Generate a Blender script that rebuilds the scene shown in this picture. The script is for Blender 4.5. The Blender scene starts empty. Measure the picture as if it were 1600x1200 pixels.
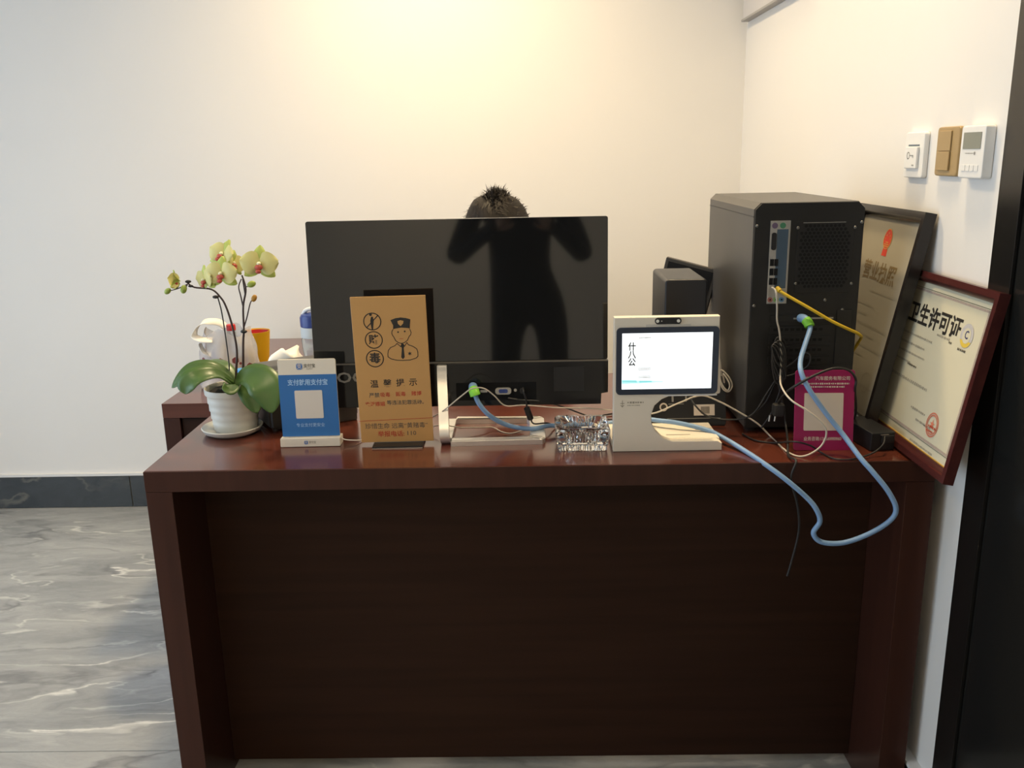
import bpy, bmesh, math, random
from mathutils import Vector, Matrix, Euler
from math import pi, sin, cos, radians
random.seed(7)
S = bpy.context.scene
C = S.collection

# ---------------------------------------------------------------- camera
FPX = 1382.3
CAM = Vector((0, 0, 1.301))
RGT = Vector((0.99974, 0.01148, -0.01975)); DWN = Vector((-0.01623, -0.25114, -0.96781)); FWD = Vector((-0.01607, 0.96788, -0.25089))
cd = bpy.data.cameras.new('camera'); cam = bpy.data.objects.new('camera', cd); C.objects.link(cam)
cd.sensor_fit = 'HORIZONTAL'; cd.sensor_width = 36; cd.lens = FPX / 1600 * 36; cd.clip_start = 0.02
m = Matrix.Identity(4)
for i in range(3):
    m[i][0] = RGT[i]; m[i][1] = -DWN[i]; m[i][2] = -FWD[i]; m[i][3] = CAM[i]
cam.matrix_world = m
S.camera = cam

# ---------------------------------------------------------------- world, exposure
w = bpy.data.worlds.new('world'); S.world = w; w.use_nodes = True
bg = w.node_tree.nodes['Background']; bg.inputs[0].default_value = (0.66, 0.82, 1.0, 1); bg.inputs[1].default_value = 2.0
S.view_settings.view_transform = 'Standard'; S.view_settings.look = 'None'
S.view_settings.exposure = 0.80; S.view_settings.gamma = 1.0; S.view_settings.use_curve_mapping = False

XR, YB, ZC, XL, YF = 0.768, 3.219, 2.62, -2.7, -2.4     # right wall, back wall, ceiling, left wall, front wall

# window light portal (the window in the left wall)
def portal(loc, rot, sx, sy):
    l = bpy.data.lights.new('window_portal', 'AREA'); l.shape = 'RECTANGLE'; l.size = sx; l.size_y = sy
    l.cycles.is_portal = True
    o = bpy.data.objects.new('window_portal', l); C.objects.link(o); o.location = loc; o.rotation_euler = rot
portal((XL - 0.05, 0.9, 1.075), (0, radians(-90), 0), 2.05, 3.0)

# ---------------------------------------------------------------- materials
MATS = {}
def mat(name, col, rough=0.5, metal=0.0, spec=0.5, trans=0.0, ior=1.45, emit=None, es=0, noise=0.0, nscale=20, bump=0.0, bscale=60, coat=0.0, alpha=1.0):
    if name in MATS: return MATS[name]
    M = bpy.data.materials.new(name); M.use_nodes = True
    nt = M.node_tree; b = nt.nodes['Principled BSDF']
    c = (*col, 1)
    b.inputs['Base Color'].default_value = c; b.inputs['Roughness'].default_value = rough; b.inputs['Metallic'].default_value = metal
    b.inputs['Specular IOR Level'].default_value = spec; b.inputs['Transmission Weight'].default_value = trans; b.inputs['IOR'].default_value = ior
    b.inputs['Coat Weight'].default_value = coat; b.inputs['Alpha'].default_value = alpha
    if emit: b.inputs['Emission Color'].default_value = (*emit, 1); b.inputs['Emission Strength'].default_value = es
    tc = nt.nodes.new('ShaderNodeTexCoord')
    if noise:
        n = nt.nodes.new('ShaderNodeTexNoise'); n.inputs['Scale'].default_value = nscale; n.inputs['Detail'].default_value = 4
        nt.links.new(tc.outputs['Object'], n.inputs['Vector'])
        r = nt.nodes.new('ShaderNodeMix'); r.data_type = 'RGBA'
        r.inputs[6].default_value = tuple(max(0, x * (1 - noise)) for x in col) + (1,); r.inputs[7].default_value = tuple(min(1, x * (1 + noise)) for x in col) + (1,)
        nt.links.new(n.outputs['Fac'], r.inputs[0]); nt.links.new(r.outputs[2], b.inputs['Base Color'])
    if bump:
        n = nt.nodes.new('ShaderNodeTexNoise'); n.inputs['Scale'].default_value = bscale; n.inputs['Detail'].default_value = 5
        nt.links.new(tc.outputs['Object'], n.inputs['Vector'])
        bp = nt.nodes.new('ShaderNodeBump'); bp.inputs['Strength'].default_value = bump; bp.inputs['Distance'].default_value = 0.002
        nt.links.new(n.outputs['Fac'], bp.inputs['Height']); nt.links.new(bp.outputs[0], b.inputs['Normal'])
    MATS[name] = M
    return M

def ramp(nt, stops):
    r = nt.nodes.new('ShaderNodeValToRGB'); e = r.color_ramp.elements
    while len(e) < len(stops): e.new(0.5)
    for k, (p, c) in enumerate(stops): e[k].position = p; e[k].color = (*c, 1)
    return r
def marble(name, lo, hi, vein, dvein, rough, scale=1.0, amt=1.0):
    M = bpy.data.materials.new(name); M.use_nodes = True; nt = M.node_tree; b = nt.nodes['Principled BSDF']; L = nt.links.new
    b.inputs['Roughness'].default_value = rough
    tc = nt.nodes.new('ShaderNodeTexCoord'); mp = nt.nodes.new('ShaderNodeMapping')
    mp.inputs['Rotation'].default_value = (0, 0, radians(14)); mp.inputs['Scale'].default_value = (0.55 * scale, 1.7 * scale, 1.0 * scale)
    L(tc.outputs['Object'], mp.inputs[0])
    wn = nt.nodes.new('ShaderNodeTexNoise'); wn.inputs['Scale'].default_value = 1.6; wn.inputs['Detail'].default_value = 9; L(mp.outputs[0], wn.inputs['Vector'])
    wm = nt.nodes.new('ShaderNodeVectorMath'); wm.operation = 'MULTIPLY_ADD'; wm.inputs[1].default_value = (0.9, 0.9, 0.9)
    L(wn.outputs['Color'], wm.inputs[0]); L(mp.outputs[0], wm.inputs[2])
    n1 = nt.nodes.new('ShaderNodeTexNoise'); n1.inputs['Scale'].default_value = 2.2; n1.inputs['Detail'].default_value = 12; n1.inputs['Roughness'].default_value = 0.72; L(wm.outputs[0], n1.inputs['Vector'])
    base = ramp(nt, [(0.3, lo), (0.72, hi)]); L(n1.outputs['Fac'], base.inputs[0])
    def veins(sc, width, loc, col, prev, k):
        m2 = nt.nodes.new('ShaderNodeMapping'); m2.inputs['Location'].default_value = loc; L(wm.outputs[0], m2.inputs[0])
        n2 = nt.nodes.new('ShaderNodeTexNoise'); n2.inputs['Scale'].default_value = sc; n2.inputs['Detail'].default_value = 3; L(m2.outputs[0], n2.inputs['Vector'])
        a = nt.nodes.new('ShaderNodeMath'); a.operation = 'SUBTRACT'; a.inputs[1].default_value = 0.5; L(n2.outputs['Fac'], a.inputs[0])
        a2 = nt.nodes.new('ShaderNodeMath'); a2.operation = 'ABSOLUTE'; L(a.outputs[0], a2.inputs[0])
        r = ramp(nt, [(0.0, (k, k, k)), (width, (0, 0, 0))]); L(a2.outputs[0], r.inputs[0])
        pm = nt.nodes.new('ShaderNodeMath'); pm.operation = 'MULTIPLY'; L(r.outputs[0], pm.inputs[0])
        n3 = nt.nodes.new('ShaderNodeTexNoise'); n3.inputs['Scale'].default_value = sc * 1.7; L(m2.outputs[0], n3.inputs['Vector'])
        r3 = ramp(nt, [(0.45, (0, 0, 0)), (0.65, (1, 1, 1))]); L(n3.outputs['Fac'], r3.inputs[0]); L(r3.outputs[0], pm.inputs[1])
        x = nt.nodes.new('ShaderNodeMix'); x.data_type = 'RGBA'; x.inputs[7].default_value = (*col, 1); L(pm.outputs[0], x.inputs[0]); L(prev, x.inputs[6])
        return x.outputs[2]
    o = veins(1.5, 0.03, (3, 1, 0), dvein, base.outputs[0], 0.8 * amt)
    o = veins(1.1, 0.022, (9, 4, 0), dvein, o, 0.7 * amt)
    o = veins(1.8, 0.02, (7, 2, 5), vein, o, 0.9 * amt)
    L(o, b.inputs['Base Color'])
    MATS[name] = M
    return M
def wood(name, c1, c2, rough, axis=0, coat=0.0, spec=0.5):
    M = bpy.data.materials.new(name); M.use_nodes = True; nt = M.node_tree; b = nt.nodes['Principled BSDF']; L = nt.links.new
    b.inputs['Roughness'].default_value = rough; b.inputs['Coat Weight'].default_value = coat; b.inputs['Coat Roughness'].default_value = 0.12; b.inputs['Specular IOR Level'].default_value = spec
    tc = nt.nodes.new('ShaderNodeTexCoord'); mp = nt.nodes.new('ShaderNodeMapping')
    sc = [40, 40, 40]; sc[axis] = 2.0; mp.inputs['Scale'].default_value = sc; L(tc.outputs['Object'], mp.inputs[0])
    n = nt.nodes.new('ShaderNodeTexNoise'); n.inputs['Scale'].default_value = 1.2; n.inputs['Detail'].default_value = 6; L(mp.outputs[0], n.inputs['Vector'])
    r = ramp(nt, [(0.3, c1), (0.7, c2)]); L(n.outputs['Fac'], r.inputs[0]); L(r.outputs[0], b.inputs['Base Color'])
    MATS[name] = M
    return M

WALL = mat('wall_paint', (0.80, 0.775, 0.735), 0.6, spec=0.3, noise=0.02, nscale=3, bump=0.04, bscale=180)
CEIL = mat('ceiling_paint', (0.78, 0.76, 0.72), 0.8)
FLOOR = marble('grey_marble', (0.22, 0.227, 0.225), (0.46, 0.46, 0.44), (0.78, 0.76, 0.70), (0.15, 0.15, 0.155), 0.15, 1.9)
BASE = marble('black_marble', (0.018, 0.02, 0.02), (0.05, 0.055, 0.055), (0.30, 0.27, 0.2), (0.01, 0.01, 0.01), 0.12, 2.0, 0.35)
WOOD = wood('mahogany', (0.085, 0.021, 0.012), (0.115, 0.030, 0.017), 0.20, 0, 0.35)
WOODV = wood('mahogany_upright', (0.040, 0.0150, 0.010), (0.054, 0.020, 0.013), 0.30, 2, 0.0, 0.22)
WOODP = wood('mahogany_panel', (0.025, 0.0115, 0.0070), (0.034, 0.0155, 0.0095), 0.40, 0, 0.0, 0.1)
FRW = wood('redwood_frame', (0.045, 0.010, 0.010), (0.075, 0.018, 0.015), 0.25, 0)
FRB = mat('ebony_frame', (0.012, 0.009, 0.008), 0.22, noise=0.2)
BLK = mat('black_plastic', (0.012, 0.012, 0.013), 0.42, noise=0.15, bump=0.05, bscale=500)
BLKM = mat('black_steel', (0.011, 0.0105, 0.010), 0.45, noise=0.2, nscale=8, bump=0.05, bscale=400)
GREYM = mat('grey_painted_steel', (0.075, 0.070, 0.064), 0.42, noise=0.08, nscale=6)
GLOSS = mat('piano_black', (0.010, 0.010, 0.010), 0.045, spec=0.75)
GLOSS2 = mat('piano_black_lower', (0.009, 0.009, 0.010), 0.14, spec=0.5)
SILV = mat('brushed_silver', (0.80, 0.78, 0.74), 0.3, 0.75, noise=0.05, nscale=60)
STEEL = mat('zinc_steel', (0.50, 0.49, 0.46), 0.35, 0.9, noise=0.15, nscale=60)
WHT = mat('white_plastic', (0.80, 0.79, 0.76), 0.35, noise=0.02)
CREAM = mat('cream_plastic', (0.80, 0.73, 0.61), 0.36, noise=0.03)
GOLDP = mat('bronze_plastic', (0.40, 0.275, 0.125), 0.35, 0.15, noise=0.06)
GREY = mat('grey_print', (0.28, 0.27, 0.25), 0.6, noise=0.05)
LCD = mat('lcd_glass', (0.22, 0.23, 0.19), 0.15, noise=0.05)
PAPER = mat('paper_white', (0.78, 0.75, 0.68), 0.7, noise=0.03)
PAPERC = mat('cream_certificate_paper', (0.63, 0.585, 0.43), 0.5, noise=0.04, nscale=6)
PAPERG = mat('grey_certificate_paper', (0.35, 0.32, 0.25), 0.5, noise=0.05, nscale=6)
BLUEB = mat('blue_board', (0.03, 0.16, 0.44), 0.3, noise=0.05)
BLUELG = mat('light_blue_print', (0.38, 0.58, 0.82), 0.4, noise=0.03)
BLUEL = mat('blue_logo', (0.03, 0.16, 0.48), 0.4, noise=0.03)
ORANGE = mat('amber_board', (0.57, 0.31, 0.105), 0.35, noise=0.06, nscale=8)
INK = mat('black_ink', (0.025, 0.022, 0.018), 0.5, noise=0.1)
INKG = mat('faded_ink', (0.11, 0.095, 0.07), 0.6, noise=0.2)
INKP = mat('border_ink', (0.42, 0.33, 0.27), 0.6, noise=0.3, nscale=200)
INKL = mat('pale_ink', (0.34, 0.31, 0.24), 0.6, noise=0.2)
INKR = mat('red_ink', (0.50, 0.07, 0.03), 0.5, noise=0.1)
INKO = mat('stamp_ink', (0.70, 0.22, 0.13), 0.5, noise=0.3, nscale=150)
RED = mat('emblem_red', (0.62, 0.04, 0.015), 0.45, noise=0.1)
GOLD = mat('emblem_gold', (0.62, 0.38, 0.06), 0.4, noise=0.2, nscale=150)
PINK = mat('magenta_card', (0.29, 0.011, 0.085), 0.35, noise=0.06)
PALE = mat('pale_print', (0.62, 0.55, 0.48), 0.5, noise=0.05)
YEL = mat('yellow_plastic', (0.75, 0.42, 0.01), 0.4, noise=0.05)
YCAB = mat('yellow_rubber', (0.62, 0.42, 0.02), 0.45, noise=0.08)
BCAB = mat('blue_rubber', (0.20, 0.34, 0.56), 0.42, noise=0.06)
GRN = mat('green_rubber', (0.22, 0.60, 0.05), 0.45, noise=0.05)
WCAB = mat('ivory_rubber', (0.55, 0.50, 0.42), 0.5, noise=0.1)
KCAB = mat('black_rubber', (0.018, 0.017, 0.017), 0.45, noise=0.2)
REDP = mat('red_plastic', (0.55, 0.03, 0.03), 0.4, noise=0.05)
BLUEP = mat('navy_cap', (0.03, 0.055, 0.22), 0.3, noise=0.05)
CYAN = mat('tissue_box_blue', (0.05, 0.26, 0.58), 0.45, noise=0.1)
TISSUE = mat('tissue_white', (0.84, 0.82, 0.76), 0.9, bump=0.2, bscale=80)
GLASS = mat('crystal_glass', (0.97, 0.97, 0.95), 0.02, trans=1.0, ior=1.5)
CLEAR = mat('clear_plastic', (0.78, 0.84, 0.88), 0.12, trans=0.85, ior=1.2)
BAG = mat('thin_plastic_film', (0.75, 0.72, 0.70), 0.25, trans=0.55, ior=1.1, noise=0.1, nscale=30, bump=0.5, bscale=60)
POT = mat('pot_white', (0.66, 0.64, 0.57), 0.38, noise=0.03)
SOIL = mat('bark_soil', (0.035, 0.028, 0.018), 0.9, noise=0.5, nscale=80, bump=1.0, bscale=120)
LEAF = mat('orchid_leaf', (0.065, 0.130, 0.030), 0.35, noise=0.2, nscale=14)
PETAL = mat('petal_yellow_green', (0.70, 0.65, 0.26), 0.5, noise=0.12, nscale=30)
SEPAL = mat('sepal_green', (0.50, 0.58, 0.13), 0.5, noise=0.12, nscale=30)
LIP = mat('lip_red', (0.50, 0.09, 0.06), 0.5, noise=0.3, nscale=200)
LIPW = mat('lip_white', (0.85, 0.82, 0.55), 0.5, noise=0.05)
STEM = mat('orchid_stem', (0.055, 0.032, 0.028), 0.5, noise=0.3, nscale=60)
BUD = mat('bud_green', (0.33, 0.42, 0.08), 0.45, noise=0.2, nscale=60)
BUDO = mat('bud_amber', (0.50, 0.25, 0.04), 0.45, noise=0.3, nscale=60)
HAIR = mat('dark_hair', (0.016, 0.012, 0.009), 0.6, spec=0.25, noise=0.3, nscale=80)
SKIN = mat('skin', (0.52, 0.32, 0.22), 0.5, noise=0.06)
SHIRT = mat('dark_shirt', (0.012, 0.012, 0.014), 0.85, noise=0.2, bump=0.2)
TROUS = mat('dark_trousers', (0.008, 0.008, 0.010), 0.85, noise=0.2)
DOORM = mat('black_door_lacquer', (0.012, 0.012, 0.011), 0.16, noise=0.2, nscale=3)
DOORF = mat('black_door_frame', (0.010, 0.009, 0.008), 0.25, noise=0.2)
SCREEN = mat('lit_screen', (0.9, 0.95, 1.0), 0.3, emit=(0.93, 0.98, 1.0), es=0.62)
TEAL = mat('lit_teal', (0.4, 0.75, 0.75), 0.3, emit=(0.55, 0.90, 0.92), es=0.5)
TEALD = mat('lit_teal_deep', (0.2, 0.6, 0.6), 0.3, emit=(0.30, 0.72, 0.74), es=0.45)
BEZEL = mat('bezel_glass', (0.018, 0.03, 0.055), 0.12, noise=0.1)
BLUEBOX = mat('io_plate_film', (0.055, 0.09, 0.13), 0.5, noise=0.15, nscale=30)
HOLE = mat('dark_hole', (0.002, 0.002, 0.002), 0.9, noise=0.2)
LAMPE = mat('lamp_lens', (1, 0.9, 0.7), 0.4, emit=(1.0, 0.78, 0.48), es=20)
GROUT = mat('grout', (0.20, 0.20, 0.19), 0.9, noise=0.1)
LEDGEW = mat('lit_ledge_white', (0.75, 0.74, 0.72), 0.6, noise=0.03)  # white stands in for light caught on the baseboard's top ledge
BINB = mat('blue_bin_plastic', (0.10, 0.18, 0.55), 0.4, noise=0.05)
CHAIRM = mat('chair_fabric', (0.015, 0.015, 0.017), 0.9, noise=0.2, bump=0.3)

# ---------------------------------------------------------------- geometry helpers
def at(u, v, Y):                      # where a photo measurement lies on the upright plane at depth Y
    d = RGT * ((u - 800) / FPX) + DWN * ((v - 600) / FPX) + FWD
    return CAM + d * ((Y - CAM.y) / d.y)
def atz(u, v, Z):
    d = RGT * ((u - 800) / FPX) + DWN * ((v - 600) / FPX) + FWD
    return CAM + d * ((Z - CAM.z) / d.z)
def mesh_obj(name, bm, m, parent=None, smooth=False, ang=None):
    me = bpy.data.meshes.new(name)
    bmesh.ops.recalc_face_normals(bm, faces=bm.faces[:])
    bm.to_mesh(me); bm.free()
    me.materials.append(m)
    if smooth: me.shade_smooth()
    if ang: me.set_sharp_from_angle(angle=radians(ang))
    o = bpy.data.objects.new(name, me); C.objects.link(o)
    if ang:
        wn = o.modifiers.new('weighted_normals', 'WEIGHTED_NORMAL'); wn.keep_sharp = True; wn.weight = 50
    if parent: o.parent = parent
    return o
def tag(o, label=None, cat=None, group=None, kind=None):
    if label: o['label'] = label
    if cat: o['category'] = cat
    if group: o['group'] = group
    if kind: o['kind'] = kind
    return o
def thing(name, label, cat, loc=(0, 0, 0), rot=(0, 0, 0), group=None):
    o = bpy.data.objects.new(name, None); C.objects.link(o); o.location = loc; o.rotation_euler = rot
    o.empty_display_size = 0.05
    return tag(o, label, cat, group)
def box_bm(x0, x1, y0, y1, z0, z1, bev=0.0, seg=2, bm=None):
    b = bmesh.new()
    bmesh.ops.create_cube(b, size=1)
    for v in b.verts:
        v.co = Vector(((x0 + x1) / 2 + v.co.x * (x1 - x0), (y0 + y1) / 2 + v.co.y * (y1 - y0), (z0 + z1) / 2 + v.co.z * (z1 - z0)))
    if bev: bmesh.ops.bevel(b, geom=b.edges[:], offset=bev, segments=seg, affect='EDGES', profile=0.5)
    return b
def box(name, x0, x1, y0, y1, z0, z1, m, parent=None, bev=0.0, seg=2):
    return mesh_obj(name, box_bm(x0, x1, y0, y1, z0, z1, bev, seg), m, parent, smooth=bool(bev), ang=35 if bev else None)
def merge(dst, src, M=None):
    me = bpy.data.meshes.new('tmp'); src.to_mesh(me); src.free()
    if M: me.transform(M)
    dst.from_mesh(me); bpy.data.meshes.remove(me)
def prism_bm(pts, y0, y1):            # outline in x,z extruded along y
    b = bmesh.new()
    a = [b.verts.new((x, y0, z)) for x, z in pts]; c = [b.verts.new((x, y1, z)) for x, z in pts]
    b.faces.new(a); b.faces.new(c[::-1]); n = len(pts)
    for i in range(n): b.faces.new((a[i], a[(i + 1) % n], c[(i + 1) % n], c[i]))
    return b
def prism(name, pts, y0, y1, m, parent=None, bev=0, seg=2):
    b = prism_bm(pts, y0, y1)
    if bev:
        bmesh.ops.recalc_face_normals(b, faces=b.faces[:])
        es = [e for e in b.edges if len(e.link_faces) == 2 and e.calc_face_angle(0) > 0.6 and abs(e.verts[0].co.y - e.verts[1].co.y) < 1e-6]
        bmesh.ops.bevel(b, geom=es, offset=bev, segments=seg, affect='EDGES', profile=0.5)
    return mesh_obj(name, b, m, parent, smooth=bool(bev), ang=35 if bev else None)
def rrect(x0, x1, z0, z1, r, n=5):
    out = []
    for cx, cz, a in ((x1 - r, z1 - r, 0), (x0 + r, z1 - r, 90), (x0 + r, z0 + r, 180), (x1 - r, z0 + r, 270)):
        for k in range(n + 1):
            t = radians(a + 90 * k / n); out.append((cx + r * cos(t), cz + r * sin(t)))
    return out
def lathe_bm(prof, n=32, c=(0, 0, 0)):
    b = bmesh.new(); rings = []
    for r, z in prof:
        if r < 1e-6: rings.append([b.verts.new((c[0], c[1], c[2] + z))])
        else: rings.append([b.verts.new((c[0] + r * cos(2 * pi * k / n), c[1] + r * sin(2 * pi * k / n), c[2] + z)) for k in range(n)])
    for A, B in zip(rings, rings[1:]):
        for k in range(n):
            q = [A[k % len(A)], A[(k + 1) % len(A)], B[(k + 1) % len(B)], B[k % len(B)]]
            u = []
            for v in q:
                if v not in u: u.append(v)
            if len(u) > 2: b.faces.new(u)
    return b
def lathe(name, prof, m, parent=None, n=32, c=(0, 0, 0), ang=40):
    return mesh_obj(name, lathe_bm(prof, n, c), m, parent, True, ang)
def spline(P, sub=6):
    P = [Vector(p) for p in P]; out = []
    for i in range(len(P) - 1):
        p0, p1, p2, p3 = P[max(i - 1, 0)], P[i], P[i + 1], P[min(i + 2, len(P) - 1)]
        for k in range(sub):
            t = k / sub
            out.append(0.5 * ((2 * p1) + (p2 - p0) * t + (2 * p0 - 5 * p1 + 4 * p2 - p3) * t * t + (3 * p1 - p0 - 3 * p2 + p3) * t ** 3))
    out.append(P[-1]); return out
def tube_bm(P, r, n=8, sub=6, rs=None, bm=None, flat=1.0):
    pts = spline(P, sub) if sub > 1 else [Vector(p) for p in P]
    b = bm or bmesh.new(); prev = None; up = Vector((0.3, 0.2, 1)).normalized(); rings = []
    for i, p in enumerate(pts):
        t = (pts[min(i + 1, len(pts) - 1)] - pts[max(i - 1, 0)]).normalized()
        s = t.cross(up)
        if s.length < 1e-3: s = t.cross(Vector((1, 0, 0)))
        s.normalize(); up = s.cross(t).normalized()
        rr = r if rs is None else rs[0] + (rs[1] - rs[0]) * i / (len(pts) - 1)
        rings.append([b.verts.new(p + (s * cos(2 * pi * k / n) + up * sin(2 * pi * k / n) * flat) * rr) for k in range(n)])
    for A, B in zip(rings, rings[1:]):
        for k in range(n): b.faces.new((A[k], A[(k + 1) % n], B[(k + 1) % n], B[k]))
    b.faces.new(rings[0][::-1]); b.faces.new(rings[-1])
    return b
def tube(name, P, r, m, parent=None, n=8, sub=6, rs=None):
    return mesh_obj(name, tube_bm(P, r, n, sub, rs), m, parent, True, 50)
def strokes_bm(lines, w, y=0.0, closed=False):   # flat printed lines in x,z at depth y
    b = bmesh.new()
    for L in lines:
        pts = [Vector((p[0], p[1])) for p in L]
        for p, q in zip(pts, pts[1:]):
            d = (q - p)
            if d.length < 1e-7: continue
            d.normalize(); nrm = Vector((-d.y, d.x)) * w / 2; e = d * w * 0.4
            f = [b.verts.new((c.x, y, c.y)) for c in (p - e - nrm, q + e - nrm, q + e + nrm, p - e + nrm)]
            b.faces.new(f)
    return b
def poly_bm(polys, y):
    b = bmesh.new()
    for P in polys: b.faces.new([b.verts.new((x, y, z)) for x, z in P])
    return b
def circ(cx, cz, r, n=28, a0=0, a1=360, sx=1.0):
    return [(cx + sx * r * cos(radians(a0 + (a1 - a0) * k / n)), cz + r * sin(radians(a0 + (a1 - a0) * k / n))) for k in range(n + 1)]
TEXTS = []
_dg = None
def text_meshes(items):
    """items: (body, x, z, size, align, xscale, bold) -> bmesh of flat letters in x,z"""
    b = bmesh.new()
    for body, x, z, size, al, xs, bold in items:
        cu = bpy.data.curves.new('lettering', 'FONT'); cu.body = body; cu.size = size; cu.align_x = al; cu.align_y = 'CENTER'; cu.resolution_u = 2
        cu.offset = bold
        o = bpy.data.objects.new('lettering', cu); C.objects.link(o)
        dg = bpy.context.evaluated_depsgraph_get(); dg.update()
        me = bpy.data.meshes.new_from_object(o.evaluated_get(dg))
        me.transform(Matrix.Translation((x, 0, z)) @ Matrix.Rotation(pi / 2, 4, 'X') @ Matrix.Scale(xs, 4, (1, 0, 0)))
        b.from_mesh(me)
        bpy.data.meshes.remove(me); bpy.data.objects.remove(o); bpy.data.curves.remove(cu)
    return b
def letters(name, items, m, parent, y):
    items = [tuple(i) + ('CENTER', 1.0, 0.0)[len(i) - 4:] for i in items]
    b = text_meshes(items)
    for v in b.verts: v.co.y = y
    me = bpy.data.meshes.new(name); b.to_mesh(me); b.free(); me.materials.append(m)
    o = bpy.data.objects.new(name, me); C.objects.link(o); o.parent = parent; o['kind'] = 'stuff'
    return o
def flat(name, bm, m, parent):
    me = bpy.data.meshes.new(name)
    for f in bm.faces:
        f.normal_update()
        if f.normal.y > 0: f.normal_flip()
    bm.to_mesh(me); bm.free(); me.materials.append(m)
    o = bpy.data.objects.new(name, me); C.objects.link(o); o.parent = parent
    return o
def bars(name, rows, m, parent, y):              # rows of illegible small print: (x0, x1, z, height)
    b = bmesh.new()
    for x0, x1, z, h in rows:
        x = x0
        while x < x1:
            wd = h * random.uniform(0.5, 1.0); e = min(x + wd, x1); hh = h * random.uniform(0.6, 1.0) / 2
            b.faces.new([b.verts.new(c) for c in ((x, y, z - hh), (e, y, z - hh), (e, y, z + hh), (x, y, z + hh))])
            x += wd + h * random.uniform(0.15, 0.5)
    o = flat(name, b, m, parent); o['kind'] = 'stuff'
    return o

# ---------------------------------------------------------------- room shell
def struct(o, label=None):
    return tag(o, label, None, None, 'structure')
fl = struct(box('floor', XL - 0.1, XR + 0.1, YF - 0.1, YB + 0.1, -0.06, -0.006, GROUT))
tx = [-2.2 - 1.5 + 1.5 * k for k in range(5)]; ty = [1.736 - 4.5 + 1.5 * k for k in range(6)]
for i in range(len(tx) - 1):
    for j in range(len(ty) - 1):
        a, b_ = max(tx[i], XL), min(tx[i + 1], XR); c, d = max(ty[j], YF), min(ty[j + 1], YB)
        if b_ - a < 0.02 or d - c < 0.02: continue
        box('tile', a + 0.001, b_ - 0.001, c + 0.001, d - 0.001, -0.006, 0.0, FLOOR, fl, 0.0006, 1)
struct(box('wall_back', XL - 0.1, XR + 0.1, YB, YB + 0.1, -0.06, ZC + 0.1, WALL))
DY0, DY1 = 0.50, 1.408      # door leaf along the right wall
b = bmesh.new()
merge(b, box_bm(XR, XR + 0.1, 1.44, YB, -0.06, ZC + 0.1)); merge(b, box_bm(XR, XR + 0.1, YF, 0.46, -0.06, ZC + 0.1)); merge(b, box_bm(XR, XR + 0.1, 0.46, 1.44, 2.15, ZC + 0.1))
struct(mesh_obj('wall_right', b, WALL))
b = bmesh.new()   # left wall with a window opening
WY0, WY1, WZ0, WZ1 = -0.6, 2.4, 0.05, 2.1
merge(b, box_bm(XL - 0.1, XL, YF, WY0, -0.06, ZC + 0.1)); merge(b, box_bm(XL - 0.1, XL, WY1, YB, -0.06, ZC + 0.1))
merge(b, box_bm(XL - 0.1, XL, WY0, WY1, -0.06, WZ0)); merge(b, box_bm(XL - 0.1, XL, WY0, WY1, WZ1, ZC + 0.1))
struct(mesh_obj('wall_left', b, WALL))
struct(box('wall_front', XL - 0.1, XR + 0.1, YF - 0.1, YF, -0.06, ZC + 0.1, WALL))
struct(box('ceiling', XL - 0.1, XR + 0.1, YF - 0.1, YB + 0.1, ZC, ZC + 0.1, CEIL))
wf = struct(box('window_1', XL - 0.08, XL - 0.02, WY0, WY0 + 0.05, WZ0, WZ1, DOORF, None, 0.004), 'black framed window')
box('frame', XL - 0.08, XL - 0.02, WY1 - 0.05, WY1, WZ0, WZ1, DOORF, wf, 0.004)
box('frame', XL - 0.08, XL - 0.02, WY0 + 0.05, WY1 - 0.05, WZ0, WZ0 + 0.05, DOORF, wf, 0.004)
box('frame', XL - 0.08, XL - 0.02, WY0 + 0.05, WY1 - 0.05, WZ1 - 0.05, WZ1, DOORF, wf, 0.004)
# baseboards
bb = struct(box('baseboard_back', XL, XR, YB - 0.010, YB, 0.0, 0.128, GROUT))
jx = [XL, -1.541, -0.041, XR]
for a, b_ in zip(jx, jx[1:]): box('tile', a + 0.0015, b_ - 0.0015, YB - 0.014, YB - 0.010, 0.001, 0.127, BASE, bb, 0.001, 1)
box('trim', XL, XR, YB - 0.012, YB, 0.128, 0.138, LEDGEW, bb)  # thin strip painting in the lit line along the ledge
br = struct(box('baseboard_right', XR - 0.010, XR, 1.47, YB - 0.014, 0.0, 0.106, GROUT))
for a, b_ in zip([1.47, 2.35], [2.35, YB - 0.014]): box('tile', XR - 0.014, XR - 0.010, a + 0.001, b_ - 0.001, 0.001, 0.105, BASE, br, 0.001, 1)
box('trim', XR - 0.022, XR, 1.47, YB - 0.014, 0.106, 0.114, LEDGEW, br)
# door on the right
tr = struct(box('trim_1', XR - 0.0012, XR + 0.03, 1.402, 1.468, 0.0, 2.16, DOORF, None, 0.0008), 'black door casing')
box('casing', XR - 0.0012, XR + 0.03, 0.44, 0.505, 0.0, 2.16, DOORF, tr, 0.0008)
box('casing', XR - 0.0012, XR + 0.03, 0.505, 1.402, 2.095, 2.16, DOORF, tr, 0.0008)
dr = struct(box('door_1', XR + 0.004, XR + 0.04, 0.507, 1.400, 0.006, 2.09, DOORM, None, 0.002), 'glossy black door')
lathe('handle', [(0, 0), (0.012, 0), (0.012, 0.04), (0, 0.04)], SILV, dr, 16, (XR - 0.05, 0.58, 1.0))
box('handle', XR - 0.052, XR - 0.002, 0.57, 0.59, 0.99, 1.01, SILV, dr, 0.002)

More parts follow.
